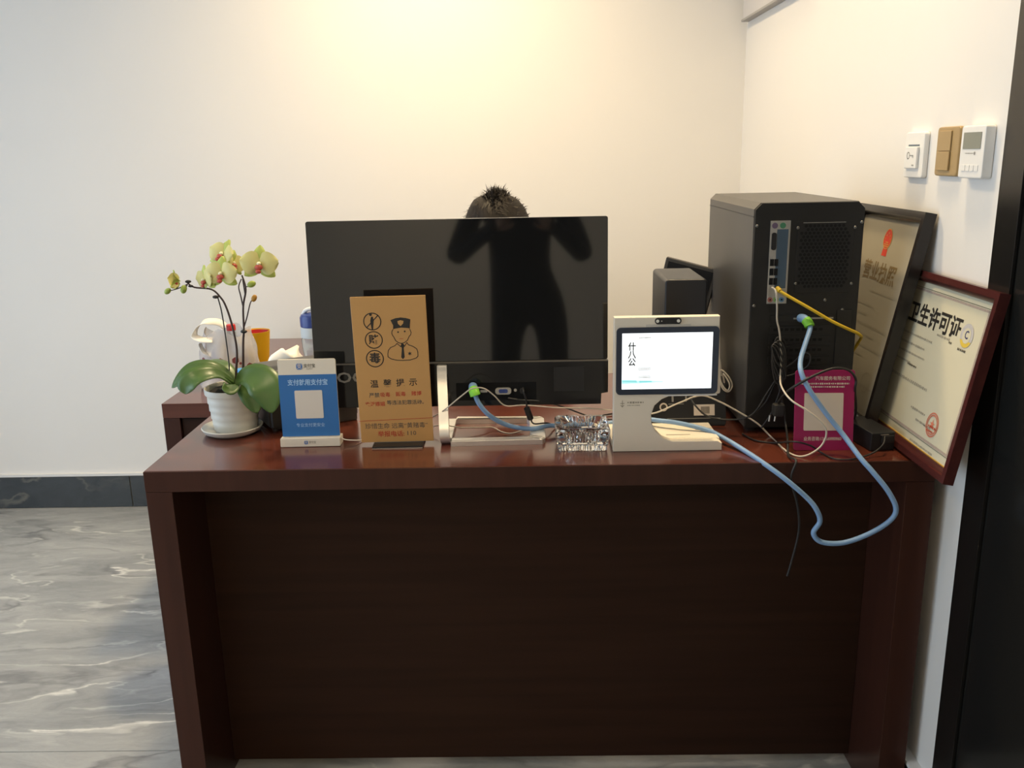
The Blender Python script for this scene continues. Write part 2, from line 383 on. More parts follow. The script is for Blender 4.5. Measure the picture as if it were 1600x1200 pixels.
# ---------------------------------------------------------------- lamps (recessed downlights, the last two added as fill)
def downlight(x, y, power, size, blend, label, tgt=(0, 0), col=(1.0, 0.765, 0.45)):
    t = thing('downlight', label, 'light', (x, y, ZC), group='ceiling downlights')
    lathe('trim_ring', [(0.055, -0.001), (0.056, -0.006), (0.046, -0.010), (0.040, -0.004), (0.040, 0.0), (0.055, 0.0)], WHT, t)
    lathe('lens', [(0, -0.003), (0.040, -0.003), (0.040, -0.0005), (0, -0.0005)], LAMPE, t)
    l = bpy.data.lights.new('downlight_bulb', 'SPOT'); l.energy = power; l.spot_size = radians(size); l.spot_blend = blend; l.color = col; l.shadow_soft_size = 0.12
    o = bpy.data.objects.new('downlight_bulb', l); C.objects.link(o); o.parent = t; o.location = (0, 0, -0.02)
    o.rotation_euler = (radians(tgt[1]), radians(tgt[0]), 0)
downlight(-0.30, 2.55, 104, 150, 1.0, 'round recessed ceiling downlight in front of the back wall')
downlight(0.50, 1.72, 52, 140, 1.0, 'round recessed ceiling downlight above the computer tower')
downlight(-1.35, 1.05, 26, 150, 1.0, 'unseen ceiling downlight added as fill above the open floor')  # unseen lamp, added to fill the desk's shadow on the floor
downlight(-0.5, -1.6, 125, 150, 1.0, 'unseen ceiling downlight added as fill at the front of the room')  # unseen lamp, added to fill the signs and the monitor reflection

# ---------------------------------------------------------------- desk
DX0, DX1, DYF, DYB, DZ = -0.707, 0.742, 1.524, 2.222, 0.75
t = thing('reception_desk', 'long dark mahogany reception desk with recessed front panel', 'desk')
box('top', DX0, DX1, DYF + 0.004, DYB, 0.71, DZ, WOOD, t, 0.001)
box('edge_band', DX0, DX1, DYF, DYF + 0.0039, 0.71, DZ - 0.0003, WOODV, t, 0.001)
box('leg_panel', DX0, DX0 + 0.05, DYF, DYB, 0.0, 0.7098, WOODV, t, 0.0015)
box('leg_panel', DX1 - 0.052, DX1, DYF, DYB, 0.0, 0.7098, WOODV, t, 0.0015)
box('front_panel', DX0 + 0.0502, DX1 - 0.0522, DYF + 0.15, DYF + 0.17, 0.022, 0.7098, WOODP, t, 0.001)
# side cabinet
CX0, CX1, CY0, CY1, CZ = -0.968, -0.46, 2.245, 3.10, 0.68
t = thing('side_cabinet', 'low dark wood side cabinet behind the desk with inset front panel', 'cabinet')
box('top', CX0, CX1, CY0, CY1, CZ - 0.04, CZ, WOOD, t, 0.0015)
box('side_panel', CX0, CX0 + 0.045, CY0, CY1, 0.0, CZ - 0.0402, WOODV, t, 0.0015)
box('side_panel', CX1 - 0.045, CX1, CY0, CY1, 0.0, CZ - 0.0402, WOODV, t, 0.0015)
box('door_panel', CX0 + 0.047, CX1 - 0.047, CY0 + 0.008, CY0 + 0.03, 0.05, CZ - 0.043, WOODP, t, 0.002)
box('back_panel', CX0 + 0.0452, CX1 - 0.0452, CY1 - 0.02, CY1, 0.0, CZ - 0.0402, WOODP, t)
# blue waste bin
b = lathe_bm([(0, 0), (0.075, 0), (0.080, 0.3), (0.086, 0.572), (0.092, 0.577), (0.092, 0.596), (0.084, 0.598), (0.080, 0.3), (0.073, 0.01), (0, 0.01)], 28, (-0.803, 2.11, 0))
tag(mesh_obj('waste_bin', b, BINB, None, True, 40), 'blue plastic object peeking out behind the left edge of the desk', 'bin')

# ---------------------------------------------------------------- monitor
MY = 1.72
t = thing('monitor', 'wide glossy black computer monitor seen from behind on a silver loop stand', 'monitor', (0, 0, 0))
prism('screen_back', rrect(-0.424, 0.163, 0.903, 1.183, 0.004, 3), MY, MY + 0.012, GLOSS, t, 0.0008)
for v in t.children[0].data.vertices: v.co.y += (v.co.z - 0.903) * 0.055
b = [(-0.424, 0.9018), (-0.424, 0.838), (-0.412, 0.836), (-0.411, 0.814), (0.149, 0.814), (0.150, 0.836), (0.163, 0.838), (0.163, 0.9018)]
ch = prism('lower_housing', b, MY - 0.012, MY + 0.022, GLOSS2, t, 0.001)
box('seam_highlight', -0.424, 0.163, MY - 0.0125, MY - 0.0005, 0.9020, 0.9030, GREYM, t)  # lighter strip along the seam paints the highlight on the housing's ledge
box('label_plate', 0.055, 0.115, MY - 0.0128, MY - 0.012, 0.842, 0.892, BLK, ch)
box('port_recess', -0.14, 0.02, MY - 0.0128, MY - 0.012, 0.826, 0.862, HOLE, ch)
pl = [(-0.068, 0.862 - 0.018), (-0.064, 0.836), (-0.034, 0.836), (-0.030, 0.844), (-0.030, 0.850), (-0.068, 0.850)]
vg = prism('vga_port', rrect(-0.062, -0.030, 0.838, 0.852, 0.006, 4), MY - 0.0165, MY - 0.0128, STEEL, ch)
prism('port_insert', rrect(-0.055, -0.037, 0.841, 0.849, 0.003, 3), MY - 0.0172, MY - 0.0165, mat('vga_blue', (0.04, 0.07, 0.25), 0.5), vg)
box('hdmi_port', -0.092, -0.078, MY - 0.0140, MY - 0.0128, 0.842, 0.847, STEEL, ch, 0.0005)
prism('audio_jack', circ(-0.022, 0.846, 0.003, 14)[:-1], MY - 0.0145, MY - 0.0128, STEEL, ch)
prism('power_jack', circ(-0.008, 0.846, 0.005, 16)[:-1], MY - 0.024, MY - 0.0128, BLK, ch)
letters('logo', [('AOC', -0.362, 0.876, 0.030, 'CENTER', 1.25, 0.0006)], GREY, ch, MY - 0.0131)
# silver loop stand : rising arm + flat rectangular loop
def bar(path, wx, parent, name):
    b = bmesh.new(); rings = []
    pts = spline(path, 5)
    for i, p in enumerate(pts):
        d = (pts[min(i + 1, len(pts) - 1)] - pts[max(i - 1, 0)]).normalized(); s = Vector((1, 0, 0)); u = s.cross(d).normalized()
        rings.append([b.verts.new(p + s * a * wx + u * c * 0.005) for a, c in ((-.5, -1), (.5, -1), (.5, 1), (-.5, 1))])
    for A, B in zip(rings, rings[1:]):
        for k in range(4): b.faces.new((A[k], A[(k + 1) % 4], B[(k + 1) % 4], B[k]))
    b.faces.new(rings[0]); b.faces.new(rings[-1][::-1])
    return mesh_obj(name, b, SILV, parent, True, 40)
st = bar([(-0.166, MY - 0.020, 0.9005), (-0.166, MY - 0.025, 0.87), (-0.164, 1.675, 0.82), (-0.162, 1.655, 0.775), (-0.160, 1.662, 0.7565), (-0.159, 1.69, 0.7555), (-0.159, 1.80, 0.7555)], 0.019, t, 'stand_arm')
outer = [(-0.1495, 1.645), (0.030, 1.650), (0.036, 1.66), (0.036, 1.795), (0.028, 1.806), (-0.1495, 1.812)]
inner = [(-0.1495, 1.664), (0.000, 1.667), (0.006, 1.673), (0.006, 1.786), (0.000, 1.792), (-0.1495, 1.796)]
b = bmesh.new()
V = [[b.verts.new((x, y, z)) for x, y in P] for P, z in ((outer, 0.7502), (inner, 0.7502), (outer, 0.762), (inner, 0.762))]
for k in range(5):
    b.faces.new((V[0][k], V[0][k + 1], V[1][k + 1], V[1][k])); b.faces.new((V[2][k], V[2][k + 1], V[3][k + 1], V[3][k]))
    b.faces.new((V[0][k], V[0][k + 1], V[2][k + 1], V[2][k])); b.faces.new((V[1][k], V[1][k + 1], V[3][k + 1], V[3][k]))
for k in (0, 5): b.faces.new((V[0][k], V[1][k], V[3][k], V[2][k]))
bmesh.ops.bevel(b, geom=[e for e in b.edges if abs(e.verts[0].co.z - 0.762) < 1e-4 and abs(e.verts[1].co.z - 0.762) < 1e-4], offset=0.002, segments=2, affect='EDGES')
mesh_obj('stand_base', b, SILV, t, True, 35)
box('stand_arm', -0.1755, -0.1565, MY - 0.026, MY - 0.012, 0.880, 0.9005, SILV, t, 0.002)

# ---------------------------------------------------------------- computer tower
PX0, PX1, PY0, PY1, PZ0, PZ1 = 0.436, 0.644, 1.70, 2.11, 0.762, 1.204
t = thing('computer_tower', 'tall black computer tower with its port side facing out', 'computer')
c = 0.012
outl = [(PX0, PZ0), (PX1, PZ0), (PX1, PZ1 - c), (PX1 - c, PZ1), (PX0 + c, PZ1), (PX0, PZ1 - c)]
prism('case', outl, PY0 + 0.006, PY1, GREYM, t, 0.0015)
bp = prism('rear_panel', [(x + (0.0015 if x < 0.54 else -0.0015), z - (0.001 if z > 1 else 0)) for x, z in outl], PY0, PY0 + 0.0058, BLKM, t, 0.0006)
box('side_seam', PX0 - 0.0006, PX0 + 0.0004, PY0 + 0.006, PY1, PZ1 - 0.027, PZ1 - 0.0255, BLKM, t)
for x, y in ((PX0 + 0.02, PY0 + 0.03), (PX1 - 0.02, PY0 + 0.03), (PX0 + 0.02, PY1 - 0.03), (PX1 - 0.02, PY1 - 0.03)):
    lathe('foot', [(0, 0), (0.014, 0), (0.016, 0.0117), (0, 0.0117)], KCAB, t, 16, (x, y, 0.7502))
def pt(u, v): p = at(u, v, PY0); return p.x, p.z
# io plate
x0, z1 = pt(1204, 345); x1, z0 = pt(1232, 478)
x1 = x0 + 0.038; z0 = z1 - 0.158
io = box('io_plate', x0, x1, PY0 - 0.0025, PY0, z0, z1, STEEL, bp, 0.0006)
box('film', x0 + 0.013, x1 - 0.004, PY0 - 0.0034, PY0 - 0.0026, z0 + 0.030, z1 - 0.016, BLUEBOX, io)
for k, (px, m_) in enumerate(((x0 + 0.008, mat('jack_purple', (0.13, 0.09, 0.15), 0.5)), (x0 + 0.023, mat('jack_green', (0.05, 0.19, 0.10), 0.5)))):
    prism('socket', circ(px, z1 - 0.009, 0.0055, 16)[:-1], PY0 - 0.0040, PY0 - 0.0026, m_, io)
prism('vga_socket', rrect(x0 + 0.003, x0 + 0.012, z1 - 0.055, z1 - 0.022, 0.004, 4), PY0 - 0.0048, PY0 - 0.0026, BLK, io)
for zz in (0.072, 0.090, 0.108):
    for xx in (0.0025, 0.0105): box('usb_socket', x0 + xx, x0 + xx + 0.0068, PY0 - 0.0045, PY0 - 0.0035, z1 - zz - 0.013, z1 - zz, HOLE, io)
for xx, mm in ((0.006, mat('jack_pink', (0.35, 0.13, 0.11), 0.5)), (0.017, mat('jack_lime', (0.25, 0.45, 0.15), 0.5)), (0.028, mat('jack_blue', (0.12, 0.25, 0.4), 0.5))):
    j = prism('audio_socket', circ(x0 + xx, z0 + 0.008, 0.0048, 16)[:-1], PY0 - 0.0042, PY0 - 0.0026, mm, io)
    prism('hole', circ(x0 + xx, z0 + 0.008, 0.0018, 10)[:-1], PY0 - 0.0045, PY0 - 0.0043, HOLE, j)
# fan grille: hexagonal holes as dark recesses
gx0, gz1 = pt(1250, 349); gx1, gz0 = pt(1330, 458)
gx1 = gx0 + 0.098; gz0 = gz1 - 0.128
box('fan_plate', gx0 - 0.004, gx1 + 0.004, PY0 - 0.0012, PY0, gz0 - 0.004, gz1 + 0.003, BLKM, bp, 0.0005)
b = bmesh.new(); s = 0.0078; row = 0
z = gz1 - 0.005
while z > gz0 + 0.003:
    x = gx0 + 0.004 + (s / 2 if row % 2 else 0)
    while x < gx1 - 0.003:
        cx, cz = (gx0 + gx1) / 2, (gz0 + gz1) / 2
        if not (abs(x - cx) > 0.038 and abs(z - cz) > 0.052):
            b.faces.new([b.verts.new((x + 0.0032 * cos(k * pi / 3 + pi / 6), PY0 - 0.0014, z + 0.0032 * sin(k * pi / 3 + pi / 6))) for k in range(6)])
        x += s
    z -= s * 0.866; row += 1
fh = flat('fan_holes', b, HOLE, bp); fh['kind'] = 'stuff'
box('fan_edge', gx0 + 0.006, gx1 - 0.012, PY0 - 0.0020, PY0 - 0.0013, gz1 + 0.0005, gz1 + 0.0015, STEEL, bp)
for u, v in ((1183, 353), (1247, 356), (1336, 355), (1243, 443), (1330, 443), (1289, 469), (1316, 484), (1349, 347), (1178, 478)):
    x, z = pt(u, v); x = min(x, PX1 - 0.006)
    b = lathe_bm([(0, 0.0022), (0.002, 0.002), (0.0032, 0.0006), (0.0032, 0)], 12)
    for vv in b.verts: vv.co = Vector((x + vv.co.x, PY0 - vv.co.z, z + vv.co.y))
    mesh_obj('screw', b, mat('dull_screw', (0.20, 0.195, 0.18), 0.4, 0.8, noise=0.1), bp, True, 40)
# expansion slots and power supply area
sx0, sz1 = pt(1203, 492); sx1 = pt(1300, 492)[0]
sv = box('slot_bracket', sx0, sx1 + 0.006, PY0 - 0.0022, PY0, sz1 - 0.013, sz1 - 0.001, BLKM, bp, 0.0005)
box('video_port', sx0 + 0.045, sx1 + 0.002, PY0 - 0.0030, PY0 - 0.0022, sz1 - 0.009, sz1 - 0.006, STEEL, sv)
for k in range(5):
    z = sz1 - 0.022 - k * 0.0205
    sl = box('slot_cover', sx0, sx1, PY0 - 0.0016, PY0, z - 0.015, z, BLKM, bp, 0.0005)
    for q in range(9): box('vent_slit', sx0 + 0.008 + q * 0.011, sx0 + 0.015 + q * 0.011, PY0 - 0.0019, PY0 - 0.00165, z - 0.010, z - 0.005, HOLE, sl)
box('slot_cover_plate', sx1 + 0.009, PX1 - 0.012, PY0 - 0.0022, PY0, sz1 - 0.10, sz1 + 0.008, BLKM, bp, 0.001)

# ---------------------------------------------------------------- framed certificates leaning on the right wall
def certificate(name, label, y_near, width, z0, height, x_bot, x_top, fm, paper, fw, thick):
    lean = math.asin((x_top - x_bot) / height)
    t = thing(name, label, 'certificate', (x_bot, y_near + width / 2, z0), (-lean, 0, -pi / 2))
    W = width / 2
    fr = bmesh.new()
    # frame rails with a mitred bevelled profile (face towards -Y local)
    prof = [(0.0, 0.0), (0.0, -thick), (fw * 0.55, -thick), (fw * 0.85, -thick * 0.75), (fw, -thick * 0.45), (fw, 0.0)]
    rect = [(-W, 0), (W, 0), (W, height), (-W, height)]
    cn = [(1, 1), (-1, 1), (-1, -1), (1, -1)]
    cols = [[fr.verts.new((rect[k][0] + cn[k][0] * a, d, rect[k][1] + cn[k][1] * a)) for a, d in prof] for k in range(4)]
    n = len(prof)
    for k in range(4):
        A, B = cols[k], cols[(k + 1) % 4]
        for i in range(n): fr.faces.new((A[i], B[i], B[(i + 1) % n], A[(i + 1) % n]))
    mesh_obj('frame', fr, fm, t, True, 25)
    box('backing', -W + fw * 0.9, W - fw * 0.9, -0.004, 0.0, fw * 0.9, height - fw * 0.9, INK, t)
    p = box('paper', -W + fw * 0.95, W - fw * 0.95, -0.0050, -0.0041, fw * 0.95, height - fw * 0.95, paper, t)
    return t, p
# business licence (black frame, nearer the tower)
FH1 = 0.435
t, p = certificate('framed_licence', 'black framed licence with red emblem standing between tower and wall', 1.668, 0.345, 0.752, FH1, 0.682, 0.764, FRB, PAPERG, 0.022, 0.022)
Y = -0.0054
flat('emblem', poly_bm([circ(0.0, 0.372, 0.021, 28, sx=0.92)[:-1], [(-0.011, 0.352), (0.011, 0.352), (0.012, 0.337), (-0.012, 0.337)]], Y), RED, p)
flat('emblem_gold', strokes_bm([circ(0, 0.372, 0.0205, 28, sx=0.92), [(-0.010, 0.361), (0.010, 0.361)], [(-0.006, 0.365), (0.006, 0.365)], [(-0.011, 0.357), (0.011, 0.357)]] +
     [circ(x, z, 0.0010, 6) for x, z in ((0, 0.384), (-0.008, 0.379), (0.008, 0.379), (-0.011, 0.372), (0.011, 0.372))], 0.0016, Y - 0.0003), GOLD, p)
letters('title', [('营业执照', 0.0, 0.300, 0.042, 'CENTER', 1.0, 0.0008)], mat('title_gold_ink', (0.19, 0.13, 0.05), 0.5, noise=0.1), p, Y)
bars('small_print', [(-0.02, 0.13, 0.262, 0.005), (-0.13, 0.02, 0.232, 0.006), (-0.13, 0.0, 0.212, 0.006), (-0.13, 0.11, 0.192, 0.006), (-0.13, 0.06, 0.172, 0.006), (-0.13, 0.12, 0.150, 0.006), (-0.13, 0.03, 0.130, 0.006), (0.02, 0.13, 0.075, 0.006)], INKL, p, Y)
flat('border', strokes_bm([[(-0.146, 0.03), (0.146, 0.03), (0.146, 0.416), (-0.146, 0.416), (-0.146, 0.03)]], 0.0016, Y), INKL, p)
flat('seal', strokes_bm([circ(0.08, 0.085, 0.02, 24)], 0.0018, Y), INKL, p)
# hygiene licence (dark red frame, in front)
FH2 = 0.325
t, p = certificate('framed_certificate', 'dark red framed cream certificate with red stamp leaning over the desk corner', 1.393, 0.448, 0.752, FH2, 0.7085, 0.7665, FRW, PAPERC, 0.020, 0.018)
letters('title', [('卫生许可证', 0.014, 0.243, 0.0415, 'CENTER', 1.0, 0.0012)], INK, p, Y)
flat('border', strokes_bm([[(-0.178, 0.040), (0.187, 0.040), (0.187, 0.290), (-0.178, 0.290), (-0.178, 0.040)]], 0.0042, Y), INKP, p)
flat('border_line', strokes_bm([[(-0.182, 0.036), (0.191, 0.036), (0.191, 0.294), (-0.182, 0.294), (-0.182, 0.036)]], 0.0010, Y - 0.0001), INKG, p)
flat('badge', poly_bm([circ(0.140, 0.240, 0.021, 30)[:-1]], Y - 0.0002), mat('badge_silver', (0.50, 0.48, 0.47), 0.4, noise=0.15, nscale=150), p)
flat('badge_face', poly_bm([circ(0.140, 0.240, 0.0135, 26)[:-1]], Y - 0.0004), PAPERC, p)
flat('badge_yellow', poly_bm([circ(0.140, 0.240, 0.0205, 20, 205, 335)], Y - 0.0003), mat('badge_gold', (0.72, 0.52, 0.08), 0.4, noise=0.1), p)
letters('badge_letter', [('C', 0.140, 0.241, 0.020, 'CENTER', 0.9, 0.0004)], mat('badge_ink', (0.06, 0.06, 0.15), 0.5), p, Y - 0.0006)
bars('small_print', [(-0.15, 0.03, 0.205, 0.0045), (-0.15, 0.01, 0.187, 0.0045), (-0.15, 0.02, 0.170, 0.0045), (-0.15, -0.03, 0.153, 0.0045), (0.04, 0.09, 0.222, 0.005), (-0.13, 0.06, 0.122, 0.006), (0.02, 0.08, 0.080, 0.005), (0.05, 0.11, 0.064, 0.0045), (0.05, 0.14, 0.025, 0.0045)], INKL, p, Y)
bars('dark_print', [(0.088, 0.098, 0.218, 0.004), (0.122, 0.150, 0.214, 0.0045), (-0.04, 0.0, 0.150, 0.004), (0.085, 0.10, 0.063, 0.003)], INKG, p, Y - 0.0001)
flat('stamp', strokes_bm([circ(0.113, 0.072, 0.021, 28), circ(0.113, 0.072, 0.017, 20)], 0.0024, Y - 0.0002), INKO, p)
letters('stamp_star', [('★', 0.113, 0.072, 0.020, 'CENTER', 1.0, 0.0)], INKO, p, Y - 0.0002)
bars('stamp_print', [(0.101, 0.131, 0.068, 0.005), (0.099, 0.121, 0.060, 0.004)], INKR, p, Y - 0.0003)
box('gold_fillet', -0.203, 0.203, -0.0062, -0.005, 0.0195, 0.0215, GOLD, p)

# ---------------------------------------------------------------- wall fittings on the right wall
def fitting(name, label, cat, yn, yf, z0):
    return thing(name, label, cat, (XR, (yn + yf) / 2, z0), (0, 0, -pi / 2))
t = fitting('door_release_button', 'white door release button with a key symbol on the right wall', 'switch', 1.735, 1.823, 1.242)
pts = rrect(-0.043, 0.043, 0.0, 0.086, 0.006, 4)
prism('plate', pts, -0.011, 0.0, WHT, t, 0.003)
k = box('push_button', -0.028, 0.026, -0.0165, -0.0112, 0.018, 0.058, WHT, t, 0.0015)
flat('key_symbol', strokes_bm([circ(-0.010, 0.042, 0.006, 18), [(-0.004, 0.042), (0.012, 0.042)], [(0.012, 0.042), (0.012, 0.038)], [(0.008, 0.042), (0.008, 0.039)]], 0.0016, -0.0167), GREY, k)
bars('small_print', [(0.008, 0.018, 0.024, 0.003)], GREY, k, -0.0167)
box('indicator_strip', -0.024, 0.024, -0.0118, -0.0112, 0.0595, 0.0625, mat('strip_blue', (0.06, 0.10, 0.14), 0.4), t)
t = fitting('light_switch', 'bronze coloured double light switch between button and thermostat', 'switch', 1.602, 1.690, 1.248)
prism('plate', rrect(-0.043, 0.043, 0.0, 0.086, 0.007, 4), -0.009, 0.0, GOLDP, t, 0.003)
box('rocker', -0.030, 0.016, -0.0115, -0.0092, 0.044, 0.079, GOLDP, t, 0.001)
box('rocker', -0.030, 0.016, -0.0125, -0.0092, 0.010, 0.043, GOLDP, t, 0.001)
t = fitting('thermostat', 'white wall thermostat with grey display beside the door frame', 'thermostat', 1.495, 1.580, 1.247)
prism('case', rrect(-0.041, 0.041, 0.0, 0.086, 0.005, 4), -0.018, 0.0, WHT, t, 0.003)
box('display', -0.030, 0.030, -0.0187, -0.0181, 0.048, 0.075, LCD, t)
flat('power_mark', poly_bm([circ(0.012, 0.041, 0.0028, 12)[:-1]], -0.0184), GREY, t)
bars('small_print', [(-0.02, 0.008, 0.041, 0.0018)], GREY, t, -0.0184)
for a in range(4): box('key', -0.028 + a * 0.0145, -0.0155 + a * 0.0145, -0.0189, -0.0181, 0.012, 0.022, WHT, t, 0.0003)
t = thing('wall_panel', 'white wall box high in the corner of the right wall', 'panel', (XR, 2.80, 1.725), (0, 0, -pi / 2))
box('body', -0.39, 0.36, -0.022, 0.0, 0.0, 0.42, mat('panel_white', (0.60, 0.58, 0.57), 0.5, noise=0.03), t, 0.002)
box('lip', -0.393, 0.363, -0.026, 0.0, -0.008, -0.0005, mat('panel_grey', (0.36, 0.34, 0.32), 0.5, noise=0.03), t, 0.001)

# ---------------------------------------------------------------- blue payment stand
t = thing('payment_stand', 'small blue and white payment code stand beside the flower pot', 'sign', (-0.427, 1.665, 0.7502), (radians(-2), 0, radians(1.5)))
box('base', -0.060, 0.058, -0.010, 0.024, 0.0, 0.0175, CREAM, t, 0.0015)
bd = prism('board', rrect(-0.0565, 0.0565, 0.0178, 0.174, 0.004, 4), 0.001, 0.0055, CREAM, t, 0.0006)
box('blue_panel', -0.0565, 0.0565, 0.0002, 0.0009, 0.019, 0.1435, BLUEB, bd)
prism('code_plate', rrect(-0.027, 0.027, 0.0555, 0.112, 0.002, 3), -0.0004, 0.0001, mat('code_card_white', (0.72, 0.66, 0.58), 0.5, noise=0.02), bd)
prism('logo_tile', rrect(-0.020, -0.0085, 0.1540, 0.1655, 0.0025, 3), 0.0001, 0.0009, BLUEL, bd)
letters('logo_mark', [('支', -0.0142, 0.1598, 0.0105, 'CENTER', 1, 0.0002)], PALE, bd, -0.0001)
letters('brand_name', [('支付宝', 0.0055, 0.1605, 0.0085, 'CENTER', 0.9, 0.0001)], INKG, bd, 0.0006)
letters('brand_latin', [('ALIPAY', 0.0055, 0.1545, 0.0032, 'CENTER', 1.3, 0.0)], INKG, bd, 0.0006)
letters('headline', [('支付就用支付宝', 0.0, 0.1275, 0.0128, 'CENTER', 0.88, 0.0003)], BLUELG, bd, 0.0)
letters('slogan', [('专业支付更安全', 0.0, 0.0415, 0.0085, 'CENTER', 0.95, 0.0)], BLUELG, bd, 0.0)
bs = t.children[0]
prism('logo_tile', rrect(-0.0125, -0.0055, 0.0055, 0.0125, 0.0015, 3), -0.0106, -0.0101, BLUEL, bs)
letters('logo_mark', [('支', -0.009, 0.009, 0.0062, 'CENTER', 1, 0.0001)], PALE, bs, -0.0109)
letters('brand_name', [('支付宝', 0.0035, 0.0092, 0.0056, 'CENTER', 0.85, 0.0)], INKG, bs, -0.0104)
tag(tube('charging_cable', [at(533, 684, 1.672), at(540, 687, 1.672), at(555, 688, 1.675), at(580, 687, 1.70), at(620, 685, 1.72)], 0.0012, WHT, None), 'thin white cord running from the blue payment stand behind the amber sign', 'cable')

# ---------------------------------------------------------------- amber notice sign
t = thing('notice_sign', 'amber acrylic notice sign with a police officer drawing on a black foot', 'sign', (-0.256, 1.662, 0.7502), (radians(1.5), radians(-0.6), 0))
ft = box('foot', -0.047, 0.052, -0.024, 0.030, 0.0, 0.005, BLK, t, 0.001)
box('foot_edge', -0.047, 0.052, -0.0256, -0.0242, 0.0003, 0.0022, STEEL, ft)
bd = box('board', -0.0715, 0.0715, 0.0, 0.004, 0.006, 0.297, ORANGE, t, 0.0006, 1)
Y = -0.0003
def zz(v): return 0.006 + (692 - v) / (692 - 465) * 0.291
def xx(u, v):
    a = (v - 465) / 227.0; l = 549 + 18 * a; r = 667 + 10 * a
    return -0.0715 + (u - l) / (r - l) * 0.143
Z = lambda u, v: (xx(u, v), zz(v))
def zoomp(a, b_): return Z(530 + a * 170 / 756, 450 + b_ * 170 / 756)     # measured on an enlarged crop
ln = []
for a, b_ in ((240, 232), (250, 357), (257, 485)):
    x, z = zoomp(a, b_); ln.append(circ(x, z, 0.0163, 28))
x, z = zoomp(240, 232); ln.append([(x - 0.0115, z - 0.0115), (x + 0.0115, z + 0.0115)])
flat('icon_rings', strokes_bm(ln, 0.0019, Y), INK, bd)
b = poly_bm([[zoomp(*q) for q in P] for P in (
    [(232, 200), (245, 200), (250, 225), (248, 260), (246, 285), (236, 285), (230, 255), (226, 225)],
    [(218, 180), (228, 174), (240, 184), (232, 196), (220, 192)])], Y)
flat('icon_figure', b, INK, bd)
x, z = zoomp(257, 486); x2, z2 = zoomp(250, 358)
letters('icon_characters', [('毒', x, z, 0.022, 'CENTER', 1.0, 0.0005), ('赌', x2, z2, 0.020, 'CENTER', 1.0, 0.0004)], INK, bd, Y)
# police officer
face = [(383, 290), (376, 300), (374, 315), (380, 330), (388, 340), (400, 365), (420, 380), (440, 385), (462, 380), (482, 365), (495, 338), (505, 328), (508, 312), (500, 292)]
body = [(410, 385), (395, 400), (365, 412), (350, 430), (346, 455), (347, 475), (370, 490), (410, 500), (450, 502), (500, 500), (540, 488), (553, 475), (552, 445), (545, 425), (520, 408), (488, 396), (478, 380)]
collar = [[(410, 385), (436, 408), (444, 386)], [(478, 380), (462, 406), (446, 386)]]
L = [[zoomp(*q) for q in P] for P in [face, body] + collar]
L += [[zoomp(*q) for q in P] for P in ([(404, 248), (386, 285)], [(498, 268), (496, 285)])]
flat('officer_outline', strokes_bm(L, 0.0014, Y), INK, bd)
cap = [(366, 226), (400, 214), (436, 210), (470, 214), (504, 224), (500, 262), (498, 284), (440, 278), (384, 286), (384, 262)]
tie = [(440, 388), (455, 388), (460, 400), (456, 420), (462, 480), (450, 494), (438, 480), (443, 420), (437, 400)]
star = []
cx, cz = zoomp(497, 456)
for k in range(12):
    r = 0.0046 if k % 2 == 0 else 0.0018; star.append((cx + r * cos(radians(90 + 30 * k)), cz + r * sin(radians(90 + 30 * k))))
for nm, P in (('officer_cap', [zoomp(*q) for q in cap]), ('officer_tie', [zoomp(*q) for q in tie]), ('officer_star', star)): flat(nm, poly_bm([P], Y), INK, bd)
flat('cap_badge', poly_bm([[zoomp(*q) for q in ((414, 234), (434, 228), (456, 233), (454, 250), (436, 268), (418, 252))]], Y - 0.0002), ORANGE, bd)
flat('officer_face', poly_bm([circ(*zoomp(418, 308), 0.0017, 10)[:-1], circ(*zoomp(464, 304), 0.0017, 10)[:-1]], Y), INK, bd)
flat('officer_mouth', strokes_bm([[zoomp(428, 353), zoomp(452, 353)]], 0.0009, Y), INKR, bd)
def line(s, a, b_, size, xs=1.0, bold=0.0): x, z = zoomp(a, b_); return (s, x, z, size, 'CENTER', xs, bold)
letters('heading', [line('温', 252, 664, 0.0165, 1, 0.0002), line('馨', 342, 662, 0.0165, 1, 0.0002), line('提', 430, 660, 0.0165, 1, 0.0002), line('示', 518, 658, 0.0165, 1, 0.0002)], INK, bd, Y)
letters('text_black', [line('严禁', 252, 742, 0.0104, 1.0, 0.00012), line('等违法犯罪活动。', 474, 797, 0.0098, 1.0, 0.00012), line('珍惜生命 远离“黄赌毒”', 402, 962, 0.0125, 0.98), line('110', 502, 1017, 0.0125, 1.1)], INKG, bd, Y)
letters('text_red', [line('吸毒', 326, 740, 0.0100, 1.0, 0.00012), line('贩毒', 432, 738, 0.0100, 1.0, 0.00012), line('赌博', 540, 736, 0.0100, 1.0, 0.00012), line('卖淫嫖娼', 257, 804, 0.0098, 1.0, 0.00012), line('举报电话:', 366, 1020, 0.0125, 1.0, 0.0002)], INKR, bd, Y)
flat('red_rule', strokes_bm([[zoomp(146, 922), zoomp(652, 909)]], 0.0010, Y), INKR, bd)

# ---------------------------------------------------------------- self-service payment terminal
t = thing('payment_terminal', 'white payment terminal with a bright screen and camera bar', 'payment terminal', (0.163, 1.598, 0.7502), (0, 0, 0))
H = 0.2585
